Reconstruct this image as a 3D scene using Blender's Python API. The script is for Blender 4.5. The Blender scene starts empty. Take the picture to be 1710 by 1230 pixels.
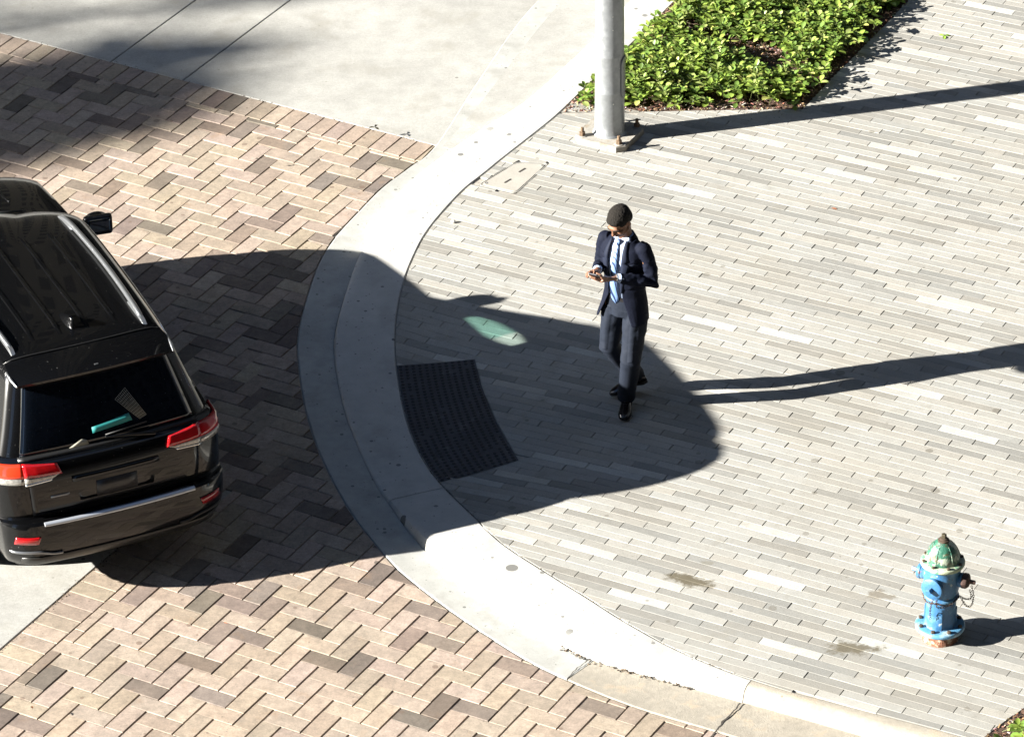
import bpy, bmesh, math, random
import numpy as np
from mathutils import Vector, Matrix, noise
from mathutils.bvhtree import BVHTree
from mathutils.geometry import tessellate_polygon
R = math.radians
random.seed(7)
rng = np.random.default_rng(7)
# ------------------------------------------------------------------ camera
CAM_H, CAM_F, CAM_T, CAM_R = 19.2, 8061.83, R(30.6334), R(-0.633)
CAM_D = CAM_H / math.tan(CAM_T)
sc = bpy.context.scene
cam = bpy.data.cameras.new('camera')
camo = bpy.data.objects.new('camera', cam)
sc.collection.objects.link(camo)
cam.sensor_width = 36.0
cam.lens = CAM_F / 1710 * 36.0
cam.clip_end = 2000
cam.clip_start = 0.5
camo.location = (0, -CAM_D, CAM_H)
_r = Vector((1, 0, 0)); _u = Vector((0, math.sin(CAM_T), math.cos(CAM_T))); _w = Vector((0, math.cos(CAM_T), -math.sin(CAM_T)))
cr = _r * math.cos(CAM_R) + _u * math.sin(CAM_R)
cu = -_r * math.sin(CAM_R) + _u * math.cos(CAM_R)
camo.matrix_world = Matrix(((cr.x, cu.x, -_w.x, 0), (cr.y, cu.y, -_w.y, -CAM_D), (cr.z, cu.z, -_w.z, CAM_H), (0, 0, 0, 1)))
sc.camera = camo


def G(px, py, z=0.0):
    """survey: point of the photograph -> place on the horizontal plane at height z"""
    d = _w + cr * ((px - 855) / CAM_F) + cu * ((615 - py) / CAM_F)
    s = (z - CAM_H) / d.z
    return Vector((d.x * s, -CAM_D + d.y * s, z))


# ------------------------------------------------------------------ light
SUN_AZ, SUN_EL = R(13.2), R(20.9)          # direction the light travels to, elevation
world = bpy.data.worlds.new('World')
sc.world = world
world.use_nodes = True
nt = world.node_tree
sky = nt.nodes.new('ShaderNodeTexSky')
sky.sky_type = 'NISHITA'
sky.sun_disc = False
sky.sun_elevation = SUN_EL
to_sun = Vector((-math.cos(SUN_AZ), -math.sin(SUN_AZ), math.tan(SUN_EL))).normalized()
sky.sun_rotation = math.atan2(to_sun.x, to_sun.y)
sky.air_density = 1.0; sky.dust_density = 0.6; sky.ozone_density = 4.0
bg = nt.nodes['Background']
bg.inputs['Strength'].default_value = 0.05
nt.links.new(sky.outputs[0], bg.inputs[0])
sun = bpy.data.lights.new('sun', 'SUN')
sun.energy = 5.0; sun.angle = R(0.5); sun.color = (1.0, 0.955, 0.88)
suno = bpy.data.objects.new('sun', sun)
sc.collection.objects.link(suno)
suno.rotation_euler = to_sun.to_track_quat('Z', 'Y').to_euler()
suno.location = (-20, -5, 20)
sc.view_settings.view_transform = 'Standard'
sc.view_settings.look = 'None'
sc.view_settings.exposure = 2.45
sc.view_settings.gamma = 1.0


# ------------------------------------------------------------------ helpers
def link(o, parent=None):
    sc.collection.objects.link(o)
    if parent is not None:
        o.parent = parent
    return o


def tag(o, label=None, cat=None, group=None, kind=None):
    if label: o['label'] = label
    if cat: o['category'] = cat
    if group: o['group'] = group
    if kind: o['kind'] = kind
    return o


def empty(name, loc, rz=0.0):
    o = bpy.data.objects.new(name, None)
    o.empty_display_size = 0.2
    sc.collection.objects.link(o)
    o.location = loc
    o.rotation_euler = (0, 0, rz)
    return o


def mat(name, color=(0.5, 0.5, 0.5), rough=0.6, metal=0.0, **kw):
    """kw: var=(scale, amount), bump=(scale, strength), speck=(scale, thresh, color), coat, attr, vary2"""
    m = bpy.data.materials.new(name)
    m.use_nodes = True
    t = m.node_tree
    b = t.nodes['Principled BSDF']
    L = t.links.new
    b.inputs['Roughness'].default_value = rough
    b.inputs['Metallic'].default_value = metal
    for k in ('Coat Weight', 'Coat Roughness', 'Sheen Weight', 'Specular IOR Level', 'Transmission Weight', 'IOR', 'Subsurface Weight'):
        kk = k.replace(' ', '_').lower()
        if kk in kw: b.inputs[k].default_value = kw[kk]
    tc = t.nodes.new('ShaderNodeTexCoord')
    co = tc.outputs['Object']
    if kw.get('attr'):
        a = t.nodes.new('ShaderNodeAttribute'); a.attribute_name = 'Col'
        col = a.outputs['Color']
    else:
        rgb = t.nodes.new('ShaderNodeRGB'); rgb.outputs[0].default_value = (*color, 1)
        col = rgb.outputs[0]

    def nz(scale, detail=4, rg=0.6, vec=None):
        n = t.nodes.new('ShaderNodeTexNoise'); n.inputs['Scale'].default_value = scale
        n.inputs['Detail'].default_value = detail; n.inputs['Roughness'].default_value = rg
        L(vec or co, n.inputs['Vector'])
        return n.outputs['Fac']

    def ramp(v, a, b_, lo=0.0, hi=1.0):
        n = t.nodes.new('ShaderNodeMapRange'); n.inputs[1].default_value = a; n.inputs[2].default_value = b_
        n.inputs[3].default_value = lo; n.inputs[4].default_value = hi; n.clamp = True
        L(v, n.inputs[0]); return n.outputs[0]

    def mul(c, v):
        n = t.nodes.new('ShaderNodeMix'); n.data_type = 'RGBA'; n.blend_type = 'MULTIPLY'
        n.inputs['Factor'].default_value = 1.0
        L(c, n.inputs['A']); L(v, n.inputs['B']); return n.outputs['Result']

    def mixc(c, col2, fac):
        n = t.nodes.new('ShaderNodeMix'); n.data_type = 'RGBA'
        L(fac, n.inputs['Factor']); L(c, n.inputs['A']); n.inputs['B'].default_value = (*col2, 1)
        return n.outputs['Result']
    for sc_, am in kw.get('var', []):
        v = ramp(nz(sc_), 0.28, 0.72, 1 - am, 1 + am * 0.6)
        col = mul(col, v)
    for (sc_, lo, hi, c2, fac) in kw.get('patch', []):       # noise patches of another colour
        col = mixc(col, c2, ramp(nz(sc_, 6), lo, hi, 0, fac))
    for (sc_, th, c2, fac) in kw.get('speck', []):           # small spots
        v = t.nodes.new('ShaderNodeTexVoronoi'); v.inputs['Scale'].default_value = sc_
        L(co, v.inputs['Vector'])
        cl = t.nodes.new('ShaderNodeSeparateColor'); L(v.outputs['Color'], cl.inputs[0])
        m1 = t.nodes.new('ShaderNodeMath'); m1.operation = 'MULTIPLY'; m1.inputs[1].default_value = th
        L(cl.outputs[0], m1.inputs[0])
        m2 = t.nodes.new('ShaderNodeMath'); m2.operation = 'POWER'; m2.inputs[1].default_value = 3.0
        L(cl.outputs[1], m2.inputs[0])
        m3 = t.nodes.new('ShaderNodeMath'); m3.operation = 'MULTIPLY'; L(m1.outputs[0], m3.inputs[0]); L(m2.outputs[0], m3.inputs[1])
        m4 = t.nodes.new('ShaderNodeMath'); m4.operation = 'LESS_THAN'; L(v.outputs['Distance'], m4.inputs[0]); L(m3.outputs[0], m4.inputs[1])
        m5 = t.nodes.new('ShaderNodeMath'); m5.operation = 'MULTIPLY'; m5.inputs[1].default_value = fac; L(m4.outputs[0], m5.inputs[0])
        col = mixc(col, c2, m5.outputs[0])
    for (cx, cy, rx, ry, ang, c2, fac) in kw.get('stain', []):  # a stain with its own place and ragged outline
        mp = t.nodes.new('ShaderNodeMapping'); mp.vector_type = 'TEXTURE'
        mp.inputs['Location'].default_value = (cx, cy, 0); mp.inputs['Rotation'].default_value = (0, 0, ang)
        mp.inputs['Scale'].default_value = (rx, ry, 50)
        L(co, mp.inputs[0])
        ln = t.nodes.new('ShaderNodeVectorMath'); ln.operation = 'LENGTH'; L(mp.outputs[0], ln.inputs[0])
        ad = t.nodes.new('ShaderNodeMath'); ad.operation = 'ADD'
        L(ln.outputs['Value'], ad.inputs[0]); L(ramp(nz(14, 8, 0.75), 0.2, 0.8, -0.9, 0.9), ad.inputs[1])
        col = mixc(col, c2, ramp(ad.outputs[0], 0.55, 1.0, fac, 0))
    L(col, b.inputs['Base Color'])
    hs = None
    for sc_, st in kw.get('bump', []):
        bp = t.nodes.new('ShaderNodeBump'); bp.inputs['Strength'].default_value = st
        bp.inputs['Distance'].default_value = kw.get('bdist', 0.004)
        L(nz(sc_, 5, 0.65), bp.inputs['Height'])
        if hs: L(hs, bp.inputs['Normal'])
        hs = bp.outputs[0]
    if hs: L(hs, b.inputs['Normal'])
    if 'rvar' in kw:
        L(ramp(nz(kw['rvar'][0]), 0.35, 0.7, kw['rvar'][1], kw['rvar'][2]), b.inputs['Roughness'])
    return m


def mesh_obj(name, verts, faces, m, parent=None, smooth=False, mats=None, fmat=None, cols=None):
    me = bpy.data.meshes.new(name)
    me.from_pydata([tuple(v) for v in verts], [], faces)
    me.materials.append(m)
    if mats:
        for x in mats: me.materials.append(x)
        for p, i in zip(me.polygons, fmat): p.material_index = i
    if cols is not None:
        a = me.color_attributes.new('Col', 'FLOAT_COLOR', 'CORNER')
        arr = np.ones((len(me.loops), 4), np.float32)
        n = np.array([len(f) for f in faces])
        arr[:, :3] = np.repeat(np.array(cols, np.float32), n, axis=0)
        a.data.foreach_set('color', arr.ravel())
    if smooth:
        me.polygons.foreach_set('use_smooth', [True] * len(me.polygons))
    me.update()
    return link(bpy.data.objects.new(name, me), parent)


def bm_obj(name, bm, m, parent=None, smooth=True, ang=None):
    me = bpy.data.meshes.new(name)
    bmesh.ops.recalc_face_normals(bm, faces=bm.faces)
    if ang is not None:
        for e in bm.edges:
            if len(e.link_faces) == 2 and e.calc_face_angle(0) > R(ang): e.smooth = False
    for f in bm.faces: f.smooth = smooth
    bm.to_mesh(me); bm.free()
    me.materials.append(m)
    return link(bpy.data.objects.new(name, me), parent)


def frame_of(d):
    d = Vector(d).normalized()
    a = Vector((0, 0, 1)) if abs(d.z) < 0.9 else Vector((1, 0, 0))
    x = d.cross(a).normalized(); y = d.cross(x).normalized()
    return x, y


def tube(bm, pts, rad, seg=12, caps=True, round_ends=False, squash=1.0, up=None):
    """tapered tube through pts; rad list or number. squash scales the second axis"""
    pts = [Vector(p) for p in pts]
    if not hasattr(rad, '__len__'): rad = [rad] * len(pts)
    rad = list(rad)
    if round_ends:
        d0 = (pts[0] - pts[1]).normalized(); d1 = (pts[-1] - pts[-2]).normalized()
        r0, r1 = rad[0], rad[-1]
        mn = lambda r: min(r) if hasattr(r, '__len__') else r
        scl = lambda r, k: tuple(x * k for x in r) if hasattr(r, '__len__') else r * k
        pre = [(pts[0] + d0 * mn(r0) * math.sin(a), scl(r0, math.cos(a))) for a in (R(80), R(55), R(28))]
        post = [(pts[-1] + d1 * mn(r1) * math.sin(a), scl(r1, math.cos(a))) for a in (R(28), R(55), R(80))]
        pts = [p for p, _ in pre] + pts + [p for p, _ in post]
        rad = [r for _, r in pre] + rad + [r for _, r in post]
    rings = []
    px = None
    for i, p in enumerate(pts):
        d = (pts[min(i + 1, len(pts) - 1)] - pts[max(i - 1, 0)])
        d.normalize()
        if px is None:
            x, y = frame_of(d)
            if up is not None:
                y = (Vector(up) - d * d.dot(Vector(up))).normalized(); x = y.cross(d).normalized()
        else:
            x = (px - d * d.dot(px)).normalized(); y = d.cross(x).normalized()
        px = x
        r = rad[i]
        rx, ry = (r if hasattr(r, '__len__') else (r, r * squash))
        rings.append([bm.verts.new(p + x * (rx * math.cos(2 * math.pi * k / seg)) + y * (ry * math.sin(2 * math.pi * k / seg))) for k in range(seg)])
    for a, b in zip(rings, rings[1:]):
        for k in range(seg):
            bm.faces.new((a[k], a[(k + 1) % seg], b[(k + 1) % seg], b[k]))
    if caps:
        bm.faces.new(rings[0][::-1]); bm.faces.new(rings[-1])


def ell(bm, c, r, rot=None, seg=16, rings=10):
    c = Vector(c)
    M = Matrix.Translation(c) @ (rot.to_4x4() if rot is not None else Matrix.Identity(4)) @ Matrix.Diagonal((*r, 1))
    bmesh.ops.create_uvsphere(bm, u_segments=seg, v_segments=rings, radius=1, matrix=M)


def box(bm, c, s, rz=0.0, bevel=0.0, rot=None):
    t = bmesh.new()
    bmesh.ops.create_cube(t, size=1)
    bmesh.ops.scale(t, vec=s, verts=t.verts)
    if bevel: bmesh.ops.bevel(t, geom=t.edges[:], offset=bevel, segments=2, affect='EDGES', profile=0.6)
    M = Matrix.Translation(Vector(c)) @ (rot.to_4x4() if rot is not None else Matrix.Rotation(rz, 4, 'Z'))
    bmesh.ops.transform(t, matrix=M, verts=t.verts)
    me = bpy.data.meshes.new('t'); t.to_mesh(me); t.free(); bm.from_mesh(me); bpy.data.meshes.remove(me)


def lathe(bm, prof, seg=32, c=(0, 0, 0), rot=None, caps=True):
    rings = []
    M = Matrix.Translation(Vector(c)) @ (rot.to_4x4() if rot is not None else Matrix.Identity(4))
    for r, z in prof:
        rings.append([bm.verts.new(M @ Vector((r * math.cos(2 * math.pi * k / seg), r * math.sin(2 * math.pi * k / seg), z))) for k in range(seg)])
    for a, b in zip(rings, rings[1:]):
        for k in range(seg):
            bm.faces.new((a[k], a[(k + 1) % seg], b[(k + 1) % seg], b[k]))
    if caps: bm.faces.new(rings[0][::-1]); bm.faces.new(rings[-1])


def fuse(bm, voxel, smooth=4, fac=0.5):
    """one continuous surface out of overlapping volumes; returns a bmesh"""
    me = bpy.data.meshes.new('t')
    bmesh.ops.recalc_face_normals(bm, faces=bm.faces)
    bm.to_mesh(me); bm.free()
    o = bpy.data.objects.new('t', me)
    sc.collection.objects.link(o)
    md = o.modifiers.new('r', 'REMESH'); md.mode = 'VOXEL'; md.voxel_size = voxel
    if smooth:
        ms = o.modifiers.new('s', 'SMOOTH'); ms.iterations = smooth; ms.factor = fac
    dg = bpy.context.evaluated_depsgraph_get(); dg.update()
    ev = o.evaluated_get(dg)
    m2 = bpy.data.meshes.new_from_object(ev)
    out = bmesh.new(); out.from_mesh(m2)
    bpy.data.objects.remove(o); bpy.data.meshes.remove(me); bpy.data.meshes.remove(m2)
    return out


def apply_mods(o):
    dg = bpy.context.evaluated_depsgraph_get(); dg.update()
    me = bpy.data.meshes.new_from_object(o.evaluated_get(dg))
    o.modifiers.clear(); old = o.data; o.data = me
    bpy.data.meshes.remove(old)


def catmull(P, step=0.05, closed=False):
    P = [Vector(p) for p in P]
    out = []
    n = len(P)
    for i in range(n - 1):
        p0 = P[i - 1] if i > 0 else P[0] * 2 - P[1]
        p1, p2 = P[i], P[i + 1]
        p3 = P[i + 2] if i + 2 < n else P[-1] * 2 - P[-2]
        k = max(1, int((p2 - p1).length / step))
        for j in range(k):
            t = j / k
            out.append(0.5 * ((2 * p1) + (p2 - p0) * t + (2 * p0 - 5 * p1 + 4 * p2 - p3) * t * t + (3 * p1 - p0 - 3 * p2 + p3) * t ** 3))
    out.append(P[-1])
    return out


def clip_half(poly, n, c):
    """keep the part of poly (list of (x,y)) with n.p <= c"""
    out = []
    m = len(poly)
    for i in range(m):
        a, b = poly[i], poly[(i + 1) % m]
        da = n[0] * a[0] + n[1] * a[1] - c; db = n[0] * b[0] + n[1] * b[1] - c
        if da <= 0: out.append(a)
        if (da < 0 < db) or (db < 0 < da):
            t = da / (da - db); out.append((a[0] + (b[0] - a[0]) * t, a[1] + (b[1] - a[1]) * t))
    return out


def area(p):
    return 0.5 * sum(p[i][0] * p[(i + 1) % len(p)][1] - p[(i + 1) % len(p)][0] * p[i][1] for i in range(len(p)))


def clean(p, tol=0.004):
    out = []
    for q in p:
        if not out or math.hypot(q[0] - out[-1][0], q[1] - out[-1][1]) > tol: out.append(q)
    if len(out) > 1 and math.hypot(out[0][0] - out[-1][0], out[0][1] - out[-1][1]) < tol: out.pop()
    return out


def inset(p, dist):
    """p CCW convex; dist(edge_dx, edge_dy)->inset"""
    n = len(p); L = []
    for i in range(n):
        a, b = p[i], p[(i + 1) % n]
        dx, dy = b[0] - a[0], b[1] - a[1]; l = math.hypot(dx, dy)
        dx /= l; dy /= l
        nx, ny = -dy, dx
        L.append((nx, ny, nx * a[0] + ny * a[1] + dist(dx, dy)))
    out = []
    for i in range(n):
        a, b = L[i - 1], L[i]
        det = a[0] * b[1] - a[1] * b[0]
        if abs(det) < 1e-3: out.append(p[i]); continue
        out.append(((a[2] * b[1] - b[2] * a[1]) / det, (a[0] * b[2] - b[0] * a[2]) / det))
    return out


class Paving:
    def __init__(self): self.v = []; self.f = []; self.c = []

    def add(self, poly, zf, col, gap, chw, chd=0.004, depth=0.02, dz=0.0, tilt=(0, 0)):
        poly = clean(poly)
        if len(poly) < 3: return
        if area(poly) < 0: poly = poly[::-1]
        if area(poly) < 0.0004: return
        a = inset(poly, gap); b = inset(poly, lambda x, y: gap(x, y) + chw)
        if area(b) < 0.0001 or area(a) < 0.0002: return
        for q in b:
            if min(math.hypot(q[0] - r[0], q[1] - r[1]) for r in poly) > 0.05: return
        cx = sum(q[0] for q in poly) / len(poly); cy = sum(q[1] for q in poly) / len(poly)
        n = len(poly); o = len(self.v)
        T = lambda q: dz + tilt[0] * (q[0] - cx) + tilt[1] * (q[1] - cy)
        for q in b: self.v.append((q[0], q[1], zf(*q) + T(q)))
        for q in a: self.v.append((q[0], q[1], zf(*q) + T(q) - chd))
        for q in a: self.v.append((q[0], q[1], zf(*q) - depth))
        self.f.append(tuple(range(o, o + n)))
        for i in range(n):
            j = (i + 1) % n
            self.f.append((o + n + i, o + n + j, o + j, o + i))
            self.f.append((o + 2 * n + i, o + 2 * n + j, o + n + j, o + n + i))
        self.c += [col] * (1 + 2 * n)


# ------------------------------------------------------------------ materials of the ground
A_ANG = R(-29.68)
av = Vector((math.cos(A_ANG), math.sin(A_ANG))); bv = Vector((-av.y, av.x))
M_brick = mat('clay_paver', attr=True, rough=0.85, var=[(1.1, 0.16), (9.0, 0.22), (26, 0.2), (60, 0.20), (150, 0.2)], bump=[(220, 0.6), (60, 0.4)], bdist=0.003,
              speck=[(9, 0.30, (0.10, 0.065, 0.045), 0.6), (45, 0.34, (0.08, 0.065, 0.05), 0.55), (4, 0.10, (0.03, 0.025, 0.02), 0.7)],
              patch=[(5, 0.60, 0.75, (0.22, 0.14, 0.08), 0.45), (2.3, 0.62, 0.72, (0.16, 0.14, 0.12), 0.4)])
_s1 = G(1150, 968, .1); _s2 = G(1425, 1082, .1); _s3 = G(1470, 993, .1); _s4 = G(1183, 940, .1)
M_plank = mat('concrete_plank_paver', attr=True, rough=0.8, var=[(0.8, 0.07), (14, 0.08), (90, 0.16)], bump=[(260, 0.6)], bdist=0.002, patch=[(0.55, 0.50, 0.68, (0.205, 0.19, 0.155), 0.30), (4.5, 0.60, 0.70, (0.17, 0.155, 0.125), 0.30)],
              speck=[(3.5, 0.16, (0.10, 0.09, 0.07), 0.6), (7, 0.26, (0.12, 0.11, 0.09), 0.55), (30, 0.26, (0.13, 0.12, 0.10), 0.5)],
              stain=[(_s1.x, _s1.y, 0.21, 0.085, R(-25), (0.075, 0.062, 0.035), 0.9),
                     (_s2.x, _s2.y, 0.22, 0.09, R(-5), (0.085, 0.072, 0.045), 0.88),
                     (_s3.x, _s3.y, 0.12, 0.07, R(-20), (0.12, 0.10, 0.07), 0.7),
                     (_s4.x, _s4.y, 0.05, 0.03, R(-10), (0.15, 0.14, 0.11), 0.6)])
M_sand = mat('joint_sand', (0.30, 0.28, 0.245), 0.95, var=[(30, 0.3)])
_r1 = G(783, 987)
M_curb = mat('curb_concrete', (0.40, 0.396, 0.372), 0.85, var=[(1.7, 0.10), (8, 0.10), (120, 0.08)], bump=[(150, 0.4), (20, 0.2)], bdist=0.003,
             speck=[(5.0, 0.28, (0.07, 0.07, 0.065), 0.8), (2.6, 0.20, (0.12, 0.12, 0.11), 0.6), (14, 0.36, (0.09, 0.09, 0.085), 0.75), (40, 0.38, (0.14, 0.135, 0.12), 0.7)],
             patch=[(2.6, 0.55, 0.70, (0.26, 0.25, 0.225), 0.5)],
             stain=[(_r1.x, _r1.y, 0.022, 0.02, 0, (0.65, 0.16, 0.11), 0.8)])
M_curb_old = mat('old_curb_concrete', (0.275, 0.25, 0.205), 0.9, var=[(3, 0.16), (20, 0.16)], bump=[(90, 0.5), (12, 0.4)], bdist=0.005,
                 speck=[(9, 0.26, (0.16, 0.12, 0.08), 0.8), (30, 0.25, (0.25, 0.2, 0.14), 0.6)],
                 patch=[(6, 0.56, 0.68, (0.36, 0.28, 0.19), 0.5)])
M_gutter = mat('gutter_concrete', (0.34, 0.343, 0.322), 0.85, var=[(1.5, 0.12), (9, 0.12), (100, 0.08)], bump=[(150, 0.5), (30, 0.25)], bdist=0.003,
               speck=[(6.0, 0.28, (0.07, 0.07, 0.065), 0.75), (20, 0.34, (0.08, 0.08, 0.075), 0.7), (50, 0.36, (0.12, 0.115, 0.11), 0.6)],
               patch=[(3.1, 0.53, 0.68, (0.20, 0.195, 0.175), 0.5)])
M_road = mat('road_concrete', (0.325, 0.322, 0.298), 0.88, var=[(0.9, 0.16), (6, 0.14), (40, 0.12), (110, 0.16)], bump=[(140, 0.5), (30, 0.3)], bdist=0.003,
             speck=[(3.0, 0.10, (0.10, 0.09, 0.08), 0.7), (12, 0.16, (0.14, 0.13, 0.11), 0.6), (45, 0.24, (0.25, 0.24, 0.21), 0.6)],
             patch=[(2.2, 0.54, 0.7, (0.20, 0.19, 0.16), 0.5)])
M_ground = mat('packed_ground', (0.12, 0.115, 0.10), 0.95, var=[(0.3, 0.2), (8, 0.2)], bump=[(20, 0.4)])
M_dark = mat('dirt_in_joints', (0.035, 0.03, 0.025), 1.0)
M_tactile = mat('dark_tactile_paver', (0.050, 0.056, 0.066), 0.5, var=[(2.5, 0.3), (40, 0.25)], bump=[(120, 0.4)],
                patch=[(9, 0.58, 0.70, (0.12, 0.13, 0.14), 0.6)])
M_soil = mat('mulch_soil', (0.085, 0.047, 0.030), 0.95, var=[(14, 0.5), (70, 0.5)], bump=[(90, 1.0), (30, 1.0)], bdist=0.02)

# ------------------------------------------------------------------ curb lines (surveyed)
CB_px = [(1330, -180), (1230, -95), (1130, 0), (1035, 93), (985, 140), (937, 186), (905, 213), (845, 260), (808, 290), (770, 321), (718, 380), (690, 430), (669, 490), (660, 560), (664, 625), (679, 700), (704, 762), (740, 812), (784, 855), (838, 906), (922, 961), (985, 1000), (1040, 1035), (1130, 1084), (1255, 1134), (1400, 1174), (1520, 1205), (1650, 1240), (1800, 1280)]
FL_px = [(1230, -180), (1130, -75), (1000, 65), (940, 122), (875, 180), (800, 228), (722, 282), (666, 330), (628, 385), (599, 432), (574, 500), (559, 560), (560, 610), (574, 680), (594, 735), (624, 800), (655, 848), (690, 895), (737, 943), (786, 981), (850, 1026), (915, 1063), (985, 1099), (1100, 1132), (1237, 1170), (1400, 1216), (1550, 1260), (1700, 1300)]
GL_px = [(1080, -180), (1000, -100), (880, 20), (800, 132), (727, 243), (684, 279), (640, 312), (600, 352), (560, 396), (533, 440), (512, 500), (498, 560), (499, 610), (510, 680), (530, 745), (560, 810), (590, 860), (625, 905), (662, 948), (705, 984), (760, 1025), (812, 1060), (876, 1100), (945, 1134), (1060, 1180), (1220, 1228), (1400, 1280), (1550, 1325)]
PADC = G(745, 700)
PADN = (G(860, 690) - G(650, 720)).normalized()       # direction from the kerb into the pavement


def zs(x, y):
    d = Vector((x, y, 0)) - Vector((PADC.x, PADC.y, 0))
    u = d.dot(PADN); v = d.dot(Vector((-PADN.y, PADN.x, 0)))
    q = max(abs(v) - 0.75, 0) / 1.0
    a = math.exp(-q * q * 2.0)
    p = max(u + 0.35, 0) / 1.5
    return 0.10 - 0.088 * a * math.exp(-p * p * 1.6)


def Gs(px, py):
    p = G(px, py, 0.1)
    for _ in range(4): p = G(px, py, zs(p.x, p.y))
    return p


CB = catmull([Gs(*p) for p in CB_px], 0.06)
FL = catmull([G(*p) for p in FL_px], 0.06)
GL = catmull([G(*p) for p in GL_px], 0.06)


def resample(P, n):
    L = [0]
    for a, b in zip(P, P[1:]): L.append(L[-1] + (b - a).length)
    out = []; j = 0
    for i in range(n):
        s = L[-1] * i / (n - 1)
        while j < len(P) - 2 and L[j + 1] < s: j += 1
        t = (s - L[j]) / max(L[j + 1] - L[j], 1e-9)
        out.append(P[j].lerp(P[j + 1], min(max(t, 0), 1)))
    return out


def nearest(P, q):
    b = min(range(len(P)), key=lambda i: (P[i].x - q[0]) ** 2 + (P[i].y - q[1]) ** 2)
    return b


def cut_curve(poly, P, side, off):
    """clip a small convex poly against the nearest piece of curve P; side=+1 keeps what lies right of the travel direction"""
    cx = sum(p[0] for p in poly) / len(poly); cy = sum(p[1] for p in poly) / len(poly)
    i = nearest(P, (cx, cy))
    near = min(math.hypot(P[i].x - p[0], P[i].y - p[1]) for p in poly)
    a, b = P[max(i - 2, 0)], P[min(i + 2, len(P) - 1)]
    t = (b - a); t = Vector((t.x, t.y)).normalized()
    n = Vector((-t.y, t.x)) * side          # outward of the kept part
    c = n.x * P[i].x + n.y * P[i].y - off
    d = n.x * cx + n.y * cy - c
    if d > 0.35: return []
    if math.hypot(P[i].x - cx, P[i].y - cy) > 0.6: return poly if d < 0 else []
    return clip_half(poly, n, c)


# travel direction of the curves: top right -> round the bend -> bottom right. Street lies to the RIGHT of travel on the left turn.
# ------------------------------------------------------------------ ground sheet
g = mesh_obj('ground', [(-400, -400, -0.06), (400, -400, -0.06), (400, 400, -0.06), (-400, 400, -0.06)], [(0, 1, 2, 3)], M_ground)
tag(g, kind='structure')

# ------------------------------------------------------------------ brick crosswalk (herringbone)
O1 = Vector((-2.088237, -4.393171)); D1a = Vector((0.0587825, -0.2104752)); D2a = Vector((0.4148670, 0.1074947))
O2 = Vector((-2.584821, 2.960872)); D1b = Vector((0.0595194, -0.2117318)); D2b = Vector((0.4136951, 0.1290010))
W = 0.1527


def lat(m, n):
    p = O1 + D1a * m + D2a * n
    q = O2 + D1b * (m + 34) + D2b * (n - 3)
    s = min(max((p.y + 2.2) / 2.8, 0), 1); s = s * s * (3 - 2 * s)
    return p * (1 - s) + q * s


top_c = G(727, 243); n_t = bv
c_top = bv.x * top_c.x + bv.y * top_c.y                     # brick field lies at bv.p < c_top
lf = G(0, 1085); c_left = av.x * lf.x + av.y * lf.y; t_lim = bv.x * G(60, 740).x + bv.y * G(60, 740).y        # and av.p > c_left
SOLD = 2 * W + 0.006
pv = Paving()


def brick_col(dark=None):
    r = random.random()
    d = (r < 0.24) if dark is None else dark
    if d:
        b = np.array((0.150, 0.124, 0.098)); b = b * random.uniform(0.80, 1.35)
        b = b * (1 + np.array((random.uniform(-.03, .10), 0, random.uniform(-.05, .08))))
    else:
        b = np.array((0.335, 0.271, 0.212)) * random.uniform(0.84, 1.08)
        b = b * (1 + np.array((0, random.uniform(-.03, .03), random.uniform(-.05, .05))))
    return tuple(b)


z0 = lambda x, y: 0.0
bgap = lambda dx, dy: 0.0028 if abs(dx * av.x + dy * av.y) > 0.8 else 0.0042


def lay_brick(poly, field=True, col=None):
    if field:
        poly = clip_half(poly, (bv.x, bv.y), c_top - SOLD)
        if len(poly) < 3: return
        cx = sum(p[0] for p in poly) / len(poly); cy = sum(p[1] for p in poly) / len(poly)
        if cx * bv.x + cy * bv.y < t_lim: poly = clip_half(poly, (-av.x, -av.y), -(c_left + SOLD))
    else:
        poly = clip_half(poly, (bv.x, bv.y), c_top)
    if len(poly) < 3: return
    poly = cut_curve(poly, GL, 1, 0.004)
    if len(poly) < 3: return
    pv.add(poly, z0, col or brick_col(), bgap, 0.0028, 0.005, 0.02, random.uniform(-.0012, .0012), (random.gauss(0, .004), random.gauss(0, .004)))


for m in range(-90, 60):
    prev_dark = False
    for n in range(-24, 24):
        c = lat(m, n)
        if not (-10 < c.x < 4.5 and -8.5 < c.y < 11): continue
        for k in (0, 1):
            if k == 0:
                q = [c - av * 2 * W, c, c + bv * W, c - av * 2 * W + bv * W]
            else:
                q = [c, c + av * W, c + av * W + bv * 2 * W, c + bv * 2 * W]
            lay_brick([(p.x, p.y) for p in q])
# soldier courses
for i in range(-60, 40):
    s0 = (top_c.x * av.x + top_c.y * av.y) - 0.02 + i * (W + .0005)
    q = [av * s0 + bv * (c_top - SOLD), av * (s0 + W) + bv * (c_top - SOLD), av * (s0 + W) + bv * c_top, av * s0 + bv * c_top]
    q = [(p.x, p.y) for p in q]
    if len(q) > 2: lay_brick(q, False, brick_col(random.random() < 0.04))
for i in range(0, 75):
    t1 = c_top - SOLD - i * (W + .0005); t0 = t1 - W
    if t0 < -8: break
    if t1 > t_lim: continue
    q = [av * c_left + bv * t0, av * (c_left + SOLD) + bv * t0, av * (c_left + SOLD) + bv * t1, av * c_left + bv * t1]
    lay_brick([(p.x, p.y) for p in q], False, brick_col(random.random() < 0.05))
cw = mesh_obj('brick_crosswalk', pv.v, pv.f, M_brick, cols=pv.c)
tag(cw, kind='structure')
cb_ = mesh_obj('crosswalk_bed', [(-10, -9, -0.013), (6, -9, -0.013), (6, 11, -0.013), (-10, 11, -0.013)], [(0, 1, 2, 3)], M_sand)
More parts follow.
